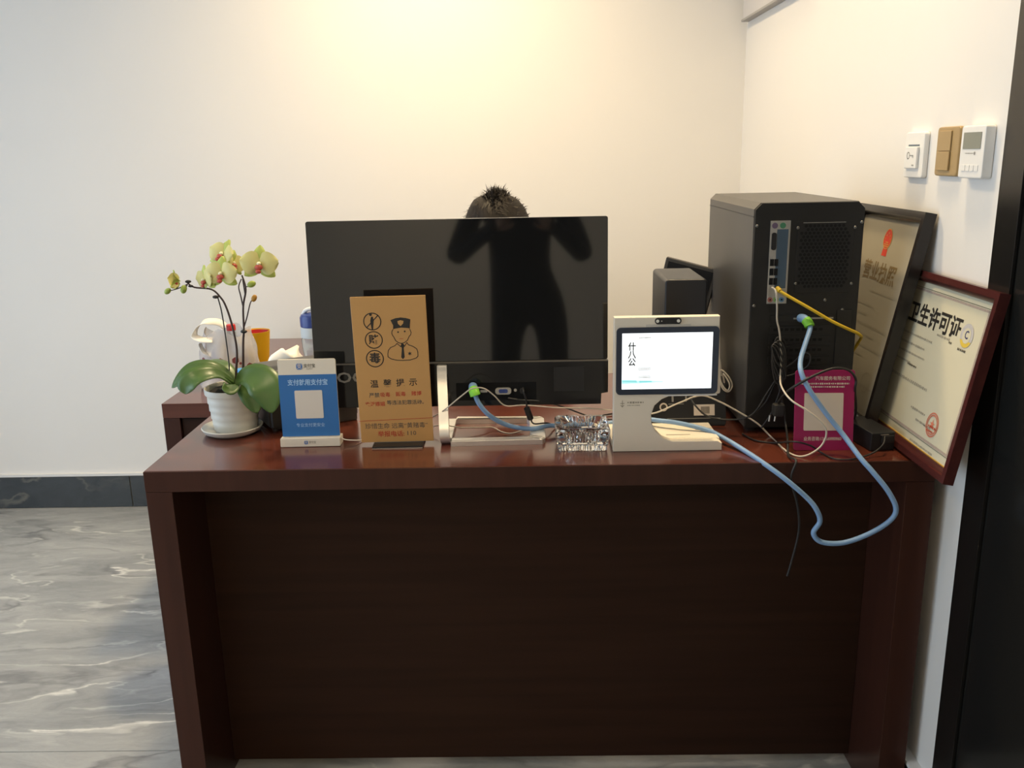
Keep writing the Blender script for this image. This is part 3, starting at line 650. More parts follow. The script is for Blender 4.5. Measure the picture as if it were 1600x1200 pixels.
# curved cut under the display, outline in local x,z
cut = [(0.198, 0.112), (0.185, 0.1085), (0.105, 0.1085), (0.090, 0.102), (0.077, 0.090), (0.071, 0.072), (0.072, 0.056), (0.080, 0.040), (0.094, 0.026), (0.112, 0.019)]
outl = [(0.0, 0.0), (0.206, 0.0), (0.206, 0.014), (0.198, 0.019)] + cut[::-1] + [(0.199, 0.116), (0.193, H - 0.014), (0.193, H), (0.0, H)]
body = prism('body', outl, 0.0, 0.020, CREAM, t, 0.002, 2)
ftb = bmesh.new()
fo = [(0.0, 0.0215), (0.0, 0.148), (0.211, 0.148), (0.206, 0.0215)]
lo = [ftb.verts.new((x, y, 0.0)) for x, y in fo]; hi = [ftb.verts.new((x, y, 0.018 if y < 0.1 else 0.010)) for x, y in fo]
ftb.faces.new(lo); ftb.faces.new(hi)
for k in range(4): ftb.faces.new((lo[k], lo[(k + 1) % 4], hi[(k + 1) % 4], hi[k]))
bmesh.ops.bevel(ftb, geom=ftb.edges[:], offset=0.0015, segments=2, affect='EDGES')
foot = mesh_obj('foot', ftb, CREAM, t, True, 35)
bz = prism('bezel', rrect(0.004, 0.1925, 0.1125, 0.240, 0.008, 5), -0.003, -0.0002, BEZEL, t, 0.0006)
box('bezel_rim', 0.0935, 0.1925, -0.0015, 0.0, 0.1085, 0.1112, WHT, t, 0.0005)
scr = box('screen', 0.0145, 0.1805, -0.0036, -0.0031, 0.1235, 0.2295, SCREEN, bz)
Ys = -0.0040
def sp(a, b_):
    return 0.0145 + (a - 150) / (842 - 150) * 0.166, 0.2295 - (b_ - 182) / (606 - 182) * 0.106
flat('screen_footer', poly_bm([[sp(152, 566), sp(470, 554), sp(470, 546), sp(300, 540), sp(152, 530)]], Ys + 0.0002), TEAL, scr)
flat('screen_wave', poly_bm([[sp(152, 552), sp(270, 554), sp(262, 536), sp(152, 538)], [sp(285, 556), sp(385, 553), sp(380, 541), sp(285, 540)]], Ys), TEALD, scr)
x, z = sp(226, 285); letters('screen_characters', [('什', x, z, 0.0165, 'CENTER', 0.9, 0.0004), ('八', x, sp(0, 345)[1], 0.0165, 'CENTER', 0.9, 0.0004), ('公', x, sp(0, 402)[1], 0.0160, 'CENTER', 0.9, 0.0004)], INK, scr, Ys)
flat('screen_buttons', strokes_bm([[sp(282, 442), sp(366, 442), sp(366, 460), sp(282, 460), sp(282, 442)], [sp(282, 506), sp(366, 506), sp(366, 522), sp(282, 522), sp(282, 506)]], 0.0007, Ys), GREY, scr)
x0, z = sp(280, 216); bars('screen_print', [(x0, sp(370, 0)[0], z, 0.0022), (sp(290, 0)[0], sp(360, 0)[0], sp(0, 451)[1], 0.0020), (sp(290, 0)[0], sp(360, 0)[0], sp(0, 514)[1], 0.0020)], INKL, scr, Ys)
cb = prism('camera_bar', rrect(0.074, 0.122, H - 0.013, H - 0.001, 0.0055, 5), -0.004, -0.0002, BLK, t, 0.0006)
for x in (0.0785, 0.1165):
    prism('camera_lens', circ(x, H - 0.007, 0.0030, 16)[:-1], -0.0048, -0.0041, mat('pale_lens', (0.8, 0.78, 0.7), 0.2), cb)  # plain pale discs for the camera lenses
prism('sensor', circ(0.086, H - 0.007, 0.0012, 10)[:-1], -0.0045, -0.0041, STEEL, cb)
box('camera_slide', 0.058, 0.140, -0.0010, -0.0001, H - 0.0180, H - 0.0135, mat('cream_shade', (0.62, 0.58, 0.51), 0.4), t)
flat('logo_mark', strokes_bm([[(0.0165, 0.090), (0.0165, 0.101)], [(0.013, 0.0955), (0.020, 0.0955)], [(0.0135, 0.092), (0.0165, 0.0885), (0.0195, 0.092)]], 0.0012, -0.0004), INKL, t)
bars('logo_name', [(0.026, 0.056, 0.097, 0.0042), (0.026, 0.050, 0.0915, 0.0018)], INKL, t, -0.0004)
fp = bmesh.new()
for (x0, x1, y0, y1) in ((0.108, 0.155, 0.048, 0.0505), (0.172, 0.192, 0.085, 0.089), (0.175, 0.189, 0.096, 0.0985)):
    f = [fp.verts.new((x, y, 0.0186 - (y - 0.0215) * 0.0632)) for x, y in ((x0, y0), (x1, y0), (x1, y1), (x0, y1))]; fp.faces.new(f)
me = bpy.data.meshes.new('foot_print'); fp.to_mesh(me); fp.free(); me.materials.append(GREY); o = bpy.data.objects.new('foot_print', me); C.objects.link(o); o.parent = foot

# ---------------------------------------------------------------- cashier machine behind it
t = thing('cashier_machine', 'black upright cashier machine behind the white payment terminal', 'cash register', (0, 0, 0))
b = bmesh.new()
pr = [(1.752, 0.7502), (1.97, 0.7502), (1.97, 0.84), (1.775, 0.834)]
A = [b.verts.new((0.250, y, z)) for y, z in pr]; B = [b.verts.new((0.412, y, z)) for y, z in pr]
b.faces.new(A); b.faces.new(B[::-1])
for k in range(4): b.faces.new((A[k], A[(k + 1) % 4], B[(k + 1) % 4], B[k]))
bmesh.ops.bevel(b, geom=b.edges[:], offset=0.003, segments=2, affect='EDGES')
bs = mesh_obj('base', b, BLK, t, True, 35)
prism('tower', rrect(0.283, 0.368, 0.8365, 1.052, 0.008, 5), 1.776, 1.955, mat('dark_blue_black', (0.014, 0.015, 0.019), 0.35, noise=0.1), t, 0.004, 3)
def on_base(x, z): return Vector((x, 1.752 + (z - 0.7502) * 0.274 - 0.0015, z))
def quad_on_base(name, x0, x1, z0, z1, m_):
    b = bmesh.new(); b.faces.new([b.verts.new(on_base(x, z)) for x, z in ((x0, z0), (x1, z0), (x1, z1), (x0, z1))]); return mesh_obj(name, b, m_, bs)
lb = quad_on_base('barcode_label', 0.345, 0.388, 0.772, 0.794, PALE)
for k in range(7):
    b = bmesh.new(); x0 = 0.360 + k * 0.0026; b.faces.new([b.verts.new(on_base(x, z) + Vector((0, -0.0005, 0))) for x, z in ((x0, 0.776), (x0 + 0.0014, 0.776), (x0 + 0.0014, 0.790), (x0, 0.790))]); mesh_obj('bar', b, INK, lb)
b = bmesh.new(); bmesh.ops.create_circle(b, cap_ends=True, segments=20, radius=0.0085)
for v in b.verts: v.co = on_base(0.283 + v.co.x, 0.790 + v.co.y) + Vector((0, -0.0006, 0))
sc = mesh_obj('screw_ring', b, PALE, bs)
b = bmesh.new(); bmesh.ops.create_circle(b, cap_ends=True, segments=20, radius=0.0055)
for v in b.verts: v.co = on_base(0.283 + v.co.x, 0.790 + v.co.y) + Vector((0, -0.0012, 0))
mesh_obj('screw_hole', b, INK, sc)
b = bmesh.new(); b.faces.new([b.verts.new(on_base(x, z)) for x, z in ((0.361, 0.812), (0.371, 0.812), (0.366, 0.821))]); mesh_obj('warning_mark', b, PALE, bs)
for x0, x1, z in ((0.293, 0.325, 0.795), (0.30, 0.304, 0.80), (0.328, 0.331, 0.80), (0.29, 0.40, 0.766)): quad_on_base('print_line', x0, x1, z, z + (0.0012 if x1 - x0 > 0.01 else 0.014), GREY)
# ---------------------------------------------------------------- small screen at the back (dark, turned)
t = thing('turned_display', 'dark grey screen turned sideways behind the cashier machine', 'display', (0.371, 2.075, 0.7502), (0, 0, radians(-22)))
pn = box('panel', -0.062, 0.062, 0.0, 0.014, 0.125, 0.300, GREYM, t, 0.003)
rm = box('rim', -0.054, 0.054, -0.0012, 0.0, 0.133, 0.292, BLK, t, 0.0004)
for o_ in (pn, rm):
    for v in o_.data.vertices:
        q = Vector((v.co.x, 0, v.co.z - 0.21)); q.rotate(Euler((0, radians(13), 0))); v.co.x = q.x; v.co.z = q.z + 0.21
box('neck', -0.015, 0.015, 0.004, 0.012, 0.008, 0.118, BLK, t, 0.001)
box('foot', -0.06, 0.06, -0.03, 0.07, 0.0, 0.008, BLK, t, 0.002)

# ---------------------------------------------------------------- magenta code card and power adapter
t = thing('code_card', 'magenta code card standing against the computer tower', 'sign', (0.557, 1.588, 0.7502), (radians(-9), radians(0.8), 0))
bd = prism('card', rrect(-0.0555, 0.0555, 0.0, 0.152, 0.005, 4), 0.0, 0.003, PINK, t, 0.0006)
prism('code_panel', rrect(-0.038, 0.035, 0.038, 0.109, 0.002, 3), -0.0005, -0.0001, mat('code_panel_cream', (0.60, 0.52, 0.44), 0.5, noise=0.02), bd)
Y = -0.0003
letters('company_name', [('杭州', -0.0400, 0.136, 0.0082, 'CENTER', 1.0, 0.0001), ('汽车服务有限公司', 0.0140, 0.136, 0.0082, 'CENTER', 1.0, 0.0001)], PALE, bd, Y)
bars('small_print', [(-0.047, 0.045, 0.1265, 0.0034), (-0.030, 0.036, 0.1205, 0.0034)], PALE, bd, Y)
letters('phone_line', [('业务咨询:13656990960', -0.002, 0.022, 0.0085, 'CENTER', 0.86, 0.0001)], PALE, bd, Y)
box('easel', -0.015, 0.015, 0.0035, 0.036, 0.0062, 0.0085, CLEAR, t, 0.0005)
t = thing('power_adapter', 'black power adapter brick at the right end of the desk', 'adapter', (0.655, 1.635, 0.7502), (0, 0, radians(8)))
bd = box('brick', -0.022, 0.026, -0.055, 0.055, 0.0, 0.036, BLK, t, 0.003)
box('socket', -0.002, 0.022, -0.058, -0.0552, 0.016, 0.030, KCAB, t, 0.001)
box('rating_edge', -0.004, 0.012, -0.0566, -0.0553, 0.031, 0.0325, STEEL, t)

# ---------------------------------------------------------------- crystal ashtray
def ashtray():
    b = bmesh.new(); N = 192; W = 0.0525
    def sq(k, hw, amp=0.0, fl=0.0):
        th = 2 * pi * (k + 0.5) / N; cx, cy = cos(th), sin(th); s = hw / max(abs(cx), abs(cy)); x, y = cx * s, cy * s
        r = 0.010
        for _ in (0,):
            ax, ay = abs(x), abs(y)
            if ax > hw - r and ay > hw - r:
                t_ = (ax - (hw - r), ay - (hw - r)); l = math.hypot(*t_)
                if l > r: x = math.copysign(hw - r + t_[0] / l * r, x); y = math.copysign(hw - r + t_[1] / l * r, y)
        tang = y if abs(cx) > abs(cy) else x
        if amp and abs(tang) < fl:
            o = amp * (0.5 - 0.5 * cos(2 * pi * tang / 0.0062)); 
            if abs(cx) > abs(cy): x -= math.copysign(o, x)
            else: y -= math.copysign(o, y)
        return x, y, tang
    levels = [(W - 0.012, 0.000, 0, 0), (W - 0.006, 0.001, 0.002, 0.036), (W - 0.004, 0.012, 0.0022, 0.036), (W - 0.003, 0.0155, 0, 0), (W - 0.0055, 0.0175, 0, 0), (W - 0.003, 0.0195, 0, 0), (W - 0.0015, 0.023, 0.0022, 0.030), (W, 0.040, 0.0022, 0.030), (W - 0.001, 0.0415, 0, 0)]
    rings = [[b.verts.new((*sq(k, hw, am, fl_)[:2], z)) for k in range(N)] for hw, z, am, fl_ in levels]
    def notch(k): 
        tg = sq(k, W)[2]; return 0.010 * max(0.0, 1 - (tg / 0.008) ** 2) if abs(tg) < 0.008 else 0
    for hw, z in ((W - 0.003, 0.044), (W - 0.011, 0.044)):
        rings.append([b.verts.new((*sq(k, hw)[:2], z - notch(k))) for k in range(N)])
    for r, z in ((0.038, 0.034), (0.034, 0.020), (0.030, 0.0135), (0.015, 0.012)):
        rings.append([b.verts.new((r * cos(2 * pi * (k + .5) / N), r * sin(2 * pi * (k + .5) / N), z)) for k in range(N)])
    for A, B in zip(rings, rings[1:]):
        for k in range(N): b.faces.new((A[k], A[(k + 1) % N], B[(k + 1) % N], B[k]))
    b.faces.new(rings[0][::-1]); b.faces.new(rings[-1])
    return b
o = mesh_obj('ashtray', ashtray(), GLASS, None, True, 22); o.location = (0.1065, 1.650, 0.7502); o.rotation_euler = (0, 0, radians(-1))
tag(o, 'square cut crystal glass ashtray between monitor stand and payment terminal', 'ashtray')

# ---------------------------------------------------------------- receipt printer and tissue box
t = thing('receipt_printer', 'black receipt printer hidden behind the blue payment stand', 'printer', (-0.448, 1.794, 0.7502), (0, 0, radians(31)))
W_ = 0.096
b = bmesh.new()
pr = [(0.0, 0.006), (0.145, 0.006), (0.145, 0.112), (0.055, 0.130), (0.004, 0.122)]
A = [b.verts.new((-W_, y, z)) for y, z in pr]; B = [b.verts.new((W_, y, z)) for y, z in pr]
b.faces.new(A); b.faces.new(B[::-1])
for k in range(5): b.faces.new((A[k], A[(k + 1) % 5], B[(k + 1) % 5], B[k]))
bmesh.ops.bevel(b, geom=b.edges[:], offset=0.006, segments=3, affect='EDGES')
mesh_obj('body', b, BLK, t, True, 35)
box('front_cover', 0.01, W_ - 0.004, -0.004, 0.012, 0.0, 0.052, GREYM, t, 0.003)
box('lid', -W_ + 0.006, W_ - 0.006, 0.02, 0.13, 0.117, 0.126, GREYM, t, 0.004)
b = bmesh.new(); n = 9
top = [b.verts.new((0.020 + 0.070 * k / n, 0.002, 0.064)) for k in range(n + 1)]; bot = [b.verts.new((0.020 + 0.070 * k / n, -0.012 - 0.004 * (k % 2), 0.056 - random.uniform(0, 0.006))) for k in range(n + 1)]
for k in range(n): b.faces.new((top[k], top[k + 1], bot[k + 1], bot[k]))
mesh_obj('paper', b, PAPER, t)
for x in (-0.08, 0.08):
    for y in (0.02, 0.125): lathe('foot', [(0, 0), (0.008, 0), (0.008, 0.0065), (0, 0.0065)], KCAB, t, 12, (x, y, 0))
t = thing('tissue_box', 'blue tissue box with white tissue pulled out behind the receipt printer', 'tissue box', (-0.566, 1.998, 0.7502), (0, 0, radians(31)))
bd = box('carton', -0.095, 0.095, -0.055, 0.055, 0.0, 0.082, CYAN, t, 0.002)
box('stripe', -0.0955, 0.0955, -0.0556, -0.0552, 0.020, 0.032, mat('carton_light_blue', (0.22, 0.52, 0.80), 0.5), bd)
b = bmesh.new(); n, r_ = 14, 7; vs = []
for i in range(r_ + 1):
    row = []
    for k in range(n):
        a = 2 * pi * k / n; f = i / r_
        ry = 0.010 + 0.014 * sin(f * 2.2); rx = 0.046 + 0.008 * sin(f * 3)
        rr = 1 + 0.22 * sin(3 * a + i) * f
        row.append(b.verts.new((rx * cos(a) * rr * (1 - 0.55 * f) + 0.018 * f, ry * sin(a) * rr, 0.083 + 0.036 * f + 0.010 * f * sin(2 * a + 1))))
    vs.append(row)
for A, B in zip(vs, vs[1:]):
    for k in range(n): b.faces.new((A[k], A[(k + 1) % n], B[(k + 1) % n], B[k]))
b.faces.new(vs[-1])
mesh_obj('tissue', b, TISSUE, t, True)

# ---------------------------------------------------------------- water bottle behind the monitor
p = at(495, 560, 2.155)
t = thing('water_bottle', 'clear water bottle with navy lid behind the left edge of the monitor', 'bottle', (p.x, 2.155, 0.7502))
lathe('bottle', [(0, 0), (0.030, 0), (0.033, 0.004), (0.032, 0.06), (0.030, 0.075), (0.033, 0.095), (0.034, 0.118), (0.032, 0.122), (0, 0.122)], CLEAR, t)
lathe('neck_ring', [(0, 0.1225), (0.0335, 0.1225), (0.0345, 0.126), (0.0345, 0.146), (0.033, 0.149), (0, 0.149)], mat('frosted_grey', (0.60, 0.60, 0.57), 0.4), t)
lathe('lid', [(0, 0.1493), (0.033, 0.1493), (0.034, 0.152), (0.034, 0.172), (0.030, 0.180), (0.014, 0.184), (0, 0.184)], BLUEP, t)
tube('carry_loop', [(-0.026, 0, 0.178), (-0.016, -0.006, 0.190), (0.004, -0.008, 0.194), (0.024, -0.004, 0.186)], 0.005, WHT, t)

# ---------------------------------------------------------------- things on the side cabinet
p = at(362, 560, 2.43)
t = thing('plastic_bag', 'crumpled clear plastic carry bag with white handles on the side cabinet', 'bag', (p.x - 0.005, 2.43, CZ + 0.0005))
b = bmesh.new(); n, r_ = 40, 16; vs = []
for i in range(r_ + 1):
    f = i / r_; row = []
    for k in range(n):
        a = 2 * pi * k / n
        R_ = 0.088 * (1 - 0.28 * f ** 1.5) * (1 + 0.06 * sin(5 * a + 7 * f) + 0.05 * sin(9 * a - 5 * f + 1))
        row.append(b.verts.new((R_ * cos(a), 0.75 * R_ * sin(a), 0.160 * f + 0.012 * f * sin(4 * a + 2))))
    vs.append(row)
for A, B in zip(vs, vs[1:]):
    for k in range(n): b.faces.new((A[k], A[(k + 1) % n], B[(k + 1) % n], B[k]))
b.faces.new(vs[0][::-1])
bo = mesh_obj('bag_film', b, BAG, t, True)
def strap(P, w_, parent):
    b = bmesh.new(); pts = spline(P, 8); prev = None
    for i, p_ in enumerate(pts):
        d_ = (pts[min(i + 1, len(pts) - 1)] - pts[max(i - 1, 0)]).normalized(); s = Vector((0.25, 0.9, 0.3)); s = (s - d_ * s.dot(d_)).normalized() * w_ / 2
        cur = (b.verts.new(p_ - s), b.verts.new(p_ + s))
        if prev: b.faces.new((prev[0], cur[0], cur[1], prev[1]))
        prev = cur
    o = mesh_obj('handle', b, TISSUE, parent, True)
    md = o.modifiers.new('s', 'SOLIDIFY'); md.thickness = 0.0015
def lp(u, v, y): q = at(u, v, y); return (q.x - t.location.x, y - 2.43, q.z - t.location.z)
strap([lp(352, 510, 2.43), lp(340, 503, 2.42), lp(320, 503, 2.40), lp(308, 512, 2.39), lp(304, 525, 2.385), lp(315, 531, 2.38), lp(332, 532, 2.385)], 0.026, t)
strap([lp(332, 532, 2.385), lp(318, 533, 2.38), lp(312, 536, 2.38), lp(318, 549, 2.385), lp(330, 556, 2.39)], 0.016, t)
b = bmesh.new()
for k in range(12):
    a = radians(228 + 8.2 * k); bmesh.ops.create_circle(b, cap_ends=True, segments=6, radius=0.004 + 0.003 * (k % 3), matrix=Matrix.Translation((0.094 * cos(a), 0.0705 * sin(a) - 0.002, 0.070 + 0.02 * sin(k * 1.7))) @ Matrix.Rotation(a + pi / 2, 4, 'Z') @ Matrix.Rotation(pi / 2, 4, 'X'))
mesh_obj('printed_pattern', b, mat('print_maroon', (0.20, 0.05, 0.05), 0.6), t)
q = at(361, 512, 2.44)
t2 = thing('drink_bottle', 'small bottle with a red cap inside the plastic bag', 'bottle', (q.x, 2.44, CZ + 0.002))
lathe('bottle', [(0, 0.001), (0.026, 0.001), (0.028, 0.006), (0.028, 0.09), (0.020, 0.125), (0.012, 0.145), (0.012, 0.156), (0, 0.156)], CLEAR, t2, 24)
lathe('drink', [(0, 0.004), (0.025, 0.004), (0.025, 0.075), (0, 0.075)], mat('brown_drink', (0.40, 0.25, 0.16), 0.3), t2, 24)
lathe('cap', [(0, 0.1565), (0.0125, 0.1565), (0.0128, 0.159), (0.0128, 0.170), (0.011, 0.173), (0, 0.173)], REDP, t2, 24)
q = at(399, 517, 2.58)
t = thing('paper_cup', 'tall yellow cup with red inside on the side cabinet', 'cup', (q.x, 2.58, CZ + 0.0005))
hh = q.z - CZ
lathe('cup', [(0, 0), (0.028, 0), (0.029, 0.002), (0.042, hh - 0.002), (0.0425, hh), (0.0412, hh), (0.0405, hh - 0.004)], YEL, t)
lathe('lining', [(0.0404, hh - 0.0035), (0.028, 0.006), (0, 0.006)], REDP, t)

# ---------------------------------------------------------------- orchid in its pot
OX, OY = -0.612, 1.775
tag(lathe('saucer', [(0, 0), (0.046, 0), (0.058, 0.006), (0.0625, 0.014), (0.061, 0.0155), (0.056, 0.0085), (0.045, 0.004), (0, 0.004)], POT, None, 40, (OX - 0.004, OY - 0.012, 0.7502)), 'round white plastic saucer under the orchid pot', 'saucer')
t = thing('orchid', 'potted orchid with yellow green flowers in a ribbed white pot', 'plant', (OX, OY, 0.7545))
prof = [(0, 0.0), (0.0425, 0.0), (0.0435, 0.002)]
for k in range(9):
    z = 0.004 + k * 0.0082; r = 0.0437 + 0.0098 * z / 0.08
    prof += [(r + (0.0010 if k % 2 else 0), z), (r + (0.0010 if k % 2 else 0), z + 0.006)]
prof += [(0.0548, 0.078), (0.0565, 0.080), (0.0570, 0.090), (0.0560, 0.0915), (0.0535, 0.0900), (0.0520, 0.080), (0.050, 0.072), (0, 0.072)]
lathe('pot', prof, POT, t, 44, ang=60)
b = bmesh.new()
bmesh.ops.create_uvsphere(b, u_segments=18, v_segments=8, radius=1)
for v in b.verts: v.co = Vector((v.co.x * 0.049, v.co.y * 0.049, 0.080 + v.co.z * 0.014 + random.uniform(-0.003, 0.003)))
mesh_obj('soil', b, SOIL, t, True)
OO = Vector((OX, OY, 0.7545))
def op(u, v, y): return at(u, v, y) - OO
def leaf(pts, wmax, fold=0.25, tipw=0.35, roll=0.0, side=Vector((0, 0, 1))):
    sp = spline(pts, 6); n = len(sp); b = bmesh.new(); rows = []
    for i, p in enumerate(sp):
        f = i / (n - 1); d = (sp[min(i + 1, n - 1)] - sp[max(i - 1, 0)]).normalized()
        s = d.cross(side)
        if s.length < 1e-3: s = Vector((1, 0, 0))
        s.normalize(); u = s.cross(d).normalized()
        s = (Matrix.Rotation(roll, 3, d) @ s); u = (Matrix.Rotation(roll, 3, d) @ u)
        w_ = wmax * (0.30 + 0.70 * sin(min(1, f * 1.35) * pi / 2)) * (1 - max(0, (f - 0.62) / 0.38) ** 2.2) / 2
        rows.append([b.verts.new(p + s * w_ * q + u * abs(q) * w_ * fold) for q in (-1, -0.55, 0, 0.55, 1)])
    for A, B in zip(rows, rows[1:]):
        for k in range(4): b.faces.new((A[k], A[k + 1], B[k + 1], B[k]))
    bmesh.ops.remove_doubles(b, verts=b.verts[:], dist=1e-5)
    o = mesh_obj('leaf', b, LEAF, t, True)
    md = o.modifiers.new('s', 'SOLIDIFY'); md.thickness = 0.0016
    return o
leaf([op(368, 597, 1.770), op(345, 580, 1.755), op(318, 575, 1.745), op(292, 585, 1.735), op(268, 606, 1.73)], 0.050, 0.2, side=Vector((0, -0.45, 0.9)))
leaf([op(366, 600, 1.765), op(340, 584, 1.735), op(310, 588, 1.71), op(293, 602, 1.70), op(289, 616, 1.695)], 0.050, 0.25, side=Vector((0, -0.6, 0.8)))
leaf([op(366, 598, 1.765), op(384, 586, 1.735), op(405, 592, 1.71), op(418, 612, 1.69), op(425, 646, 1.68)], 0.070, 0.12, side=Vector((0, -0.75, 0.65)))
leaf([op(368, 600, 1.775), op(380, 602, 1.745), op(392, 618, 1.725), op(402, 646, 1.715)], 0.044, 0.2, side=Vector((0, -0.7, 0.7)))
leaf([op(372, 600, 1.76), op(366, 603, 1.735), op(358, 608, 1.715), op(347, 607, 1.70)], 0.036, 0.2, side=Vector((0, -0.8, 0.6)))
leaf([op(372, 596, 1.78), op(350, 572, 1.80), op(322, 568, 1.82), op(300, 580, 1.83)], 0.045, 0.2)
# stems
def stem(P, r0, r1): return tube('stem', P, r0, STEM, t, 8, 6, (r0, r1))
SA = [(369, 598), (369, 580), (370, 547), (363, 510), (353, 479), (344, 464), (330, 452), (304, 449), (293, 442)]
stem([op(u, v, 1.768) for u, v in SA], 0.0027, 0.0016)
stem([op(u, v, 1.770) for u, v in ((380, 600), (380, 581), (380, 535), (381, 516), (380, 479), (384, 452), (378, 430))], 0.0027, 0.0017)
stem([op(u, v, 1.770) for u, v in ((381, 512), (386, 495), (391, 474), (396, 466))], 0.0014, 0.0011)
stem([op(u, v, 1.770) for u, v in ((380, 480), (376, 462), (373, 448), (377, 436))], 0.0015, 0.0011)
stem([op(u, v, 1.770) for u, v in ((383, 460), (381, 448), (379, 436))], 0.0013, 0.0011)
tube('support_stick', [op(u, v, 1.775) for u, v in ((358, 600), (358, 570), (352, 523), (346, 486), (340, 464))], 0.0013, KCAB, t, 6)
for u, v, r in ((337, 464, 0.0045), (381, 518, 0.0048), (294, 440, 0.0042), (298, 447, 0.0035)):
    b = bmesh.new(); bmesh.ops.create_icosphere(b, subdivisions=2, radius=r)
    for vv in b.verts: vv.co = Vector((vv.co.x * 1.5, vv.co.y, vv.co.z * 0.8)) + op(u, v, 1.766)
    mesh_obj('stem_clip', b, KCAB, t, True)
def bud(u, v, y, r, m_, tilt=0.0, base=None):
    b = bmesh.new(); bmesh.ops.create_uvsphere(b, u_segments=12, v_segments=8, radius=r)
    c = op(u, v, y)
    for vv in b.verts:
        q = Vector((vv.co.x * 0.82, vv.co.y * 0.82, vv.co.z * 1.15)); q.rotate(Euler((0, tilt, 0))); vv.co = q + c
    mesh_obj('bud', b, m_, t, True)
    if base: stem([op(*base), (op(*base) + c) / 2 + Vector((0, 0, -0.002)), c], 0.0011, 0.0009)
bud(262, 455, 1.765, 0.0068, BUD, 0.9, (293, 444, 1.766))
bud(287, 452, 1.760, 0.0078, BUD, 0.3, (293, 444, 1.766))
bud(397, 466, 1.770, 0.0068, BUDO, 0.5)
bud(393, 444, 1.766, 0.0080, BUD, 1.2, (383, 448, 1.770))
# flowers: petals are sub-parts of each flower
def petal_mesh(name, L, W, cup, m_):
    b = bmesh.new(); n, mm = 8, 6; rows = []
    for i in range(n + 1):
        f = i / n
        w_ = W * (sin(pi * min(1, (f * 0.93 + 0.07)) ** 0.85)) ** 0.62 if f < 1 else W * 0.12
        rows.append([b.verts.new(((q / mm * 2 - 1) * w_ / 2, -cup * (sin(f * pi) * 0.6) + cup * 0.5 * (q / mm * 2 - 1) ** 2 + 0.0006 * sin(q * 2.1 + i), f * L)) for q in range(mm + 1)])
    for A, B in zip(rows, rows[1:]):
        for k in range(mm): b.faces.new((A[k], A[k + 1], B[k + 1], B[k]))
    me = bpy.data.meshes.new(name); b.to_mesh(me); b.free(); me.materials.append(m_); me.shade_smooth(); return me
PM = petal_mesh('petal', 0.036, 0.044, 0.006, PETAL); SM = petal_mesh('sepal', 0.036, 0.025, 0.006, SEPAL)
def lip_mesh(name, m_, kind):
    b = bmesh.new()
    if kind == 0:
        bmesh.ops.create_uvsphere(b, u_segments=12, v_segments=8, radius=1)
        for v in b.verts: v.co = Vector((v.co.x * 0.0075, v.co.y * 0.006 - 0.006, v.co.z * 0.0055 - 0.006))
        c = bmesh.new(); bmesh.ops.create_uvsphere(c, u_segments=10, v_segments=6, radius=1)
        for v in c.verts: v.co = Vector((v.co.x * 0.0055, v.co.y * 0.004 - 0.010, v.co.z * 0.004 - 0.014))
        merge(b, c)
    else:
        bmesh.ops.create_uvsphere(b, u_segments=10, v_segments=6, radius=1)
        for v in b.verts: v.co = Vector((v.co.x * 0.0042, v.co.y * 0.006 - 0.004, v.co.z * 0.004 + 0.001))
    me = bpy.data.meshes.new(name); b.to_mesh(me); b.free(); me.materials.append(m_); me.shade_smooth(); return me
LM = lip_mesh('lip', LIP, 0); CM = lip_mesh('column', LIPW, 1)
core = petal_mesh('flower', 0.008, 0.008, 0.001, SEPAL)
def child(name, me, parent, M):
    o = bpy.data.objects.new(name, me); C.objects.link(o); o.parent = parent; o.matrix_local = M; return o
def flower(u, v, y, s, pitch, yaw, roll, openness=1.0):
    f = bpy.data.objects.new('flower', core); C.objects.link(f); f.parent = t
    f.location = op(u, v, y); f.rotation_euler = Euler((pitch, roll, yaw)); f.scale = (s, s, s)
    R_ = lambda a, tilt: Matrix.Rotation(a, 4, 'Y') @ Matrix.Rotation(tilt, 4, 'X')
    cl = radians(62) * (1 - openness)
    for a in (0, 128, -128): child('sepal', SM, f, Matrix.Translation((0, 0.002, 0)) @ R_(radians(a), radians(-6) + cl))
    for a in (80, -80): child('petal', PM, f, R_(radians(a), radians(6) + cl))
    child('lip', LM, f, Matrix.Identity(4)); child('column', CM, f, Matrix.Identity(4))
flower(405, 413, 1.748, 1.06, radians(-8), radians(6), radians(4))
flower(346, 428, 1.744, 0.98, radians(-4), radians(-10), 0)
flower(348, 398, 1.768, 0.92, radians(-25), radians(-30), radians(12), 0.85)
flower(320, 437, 1.758, 0.80, radians(5), radians(-40), radians(-8))
flower(364, 412, 1.782, 0.78, radians(-10), radians(60), radians(20), 0.75)
flower(279, 440, 1.764, 0.72, radians(-5), radians(-80), radians(-15), 0.4)

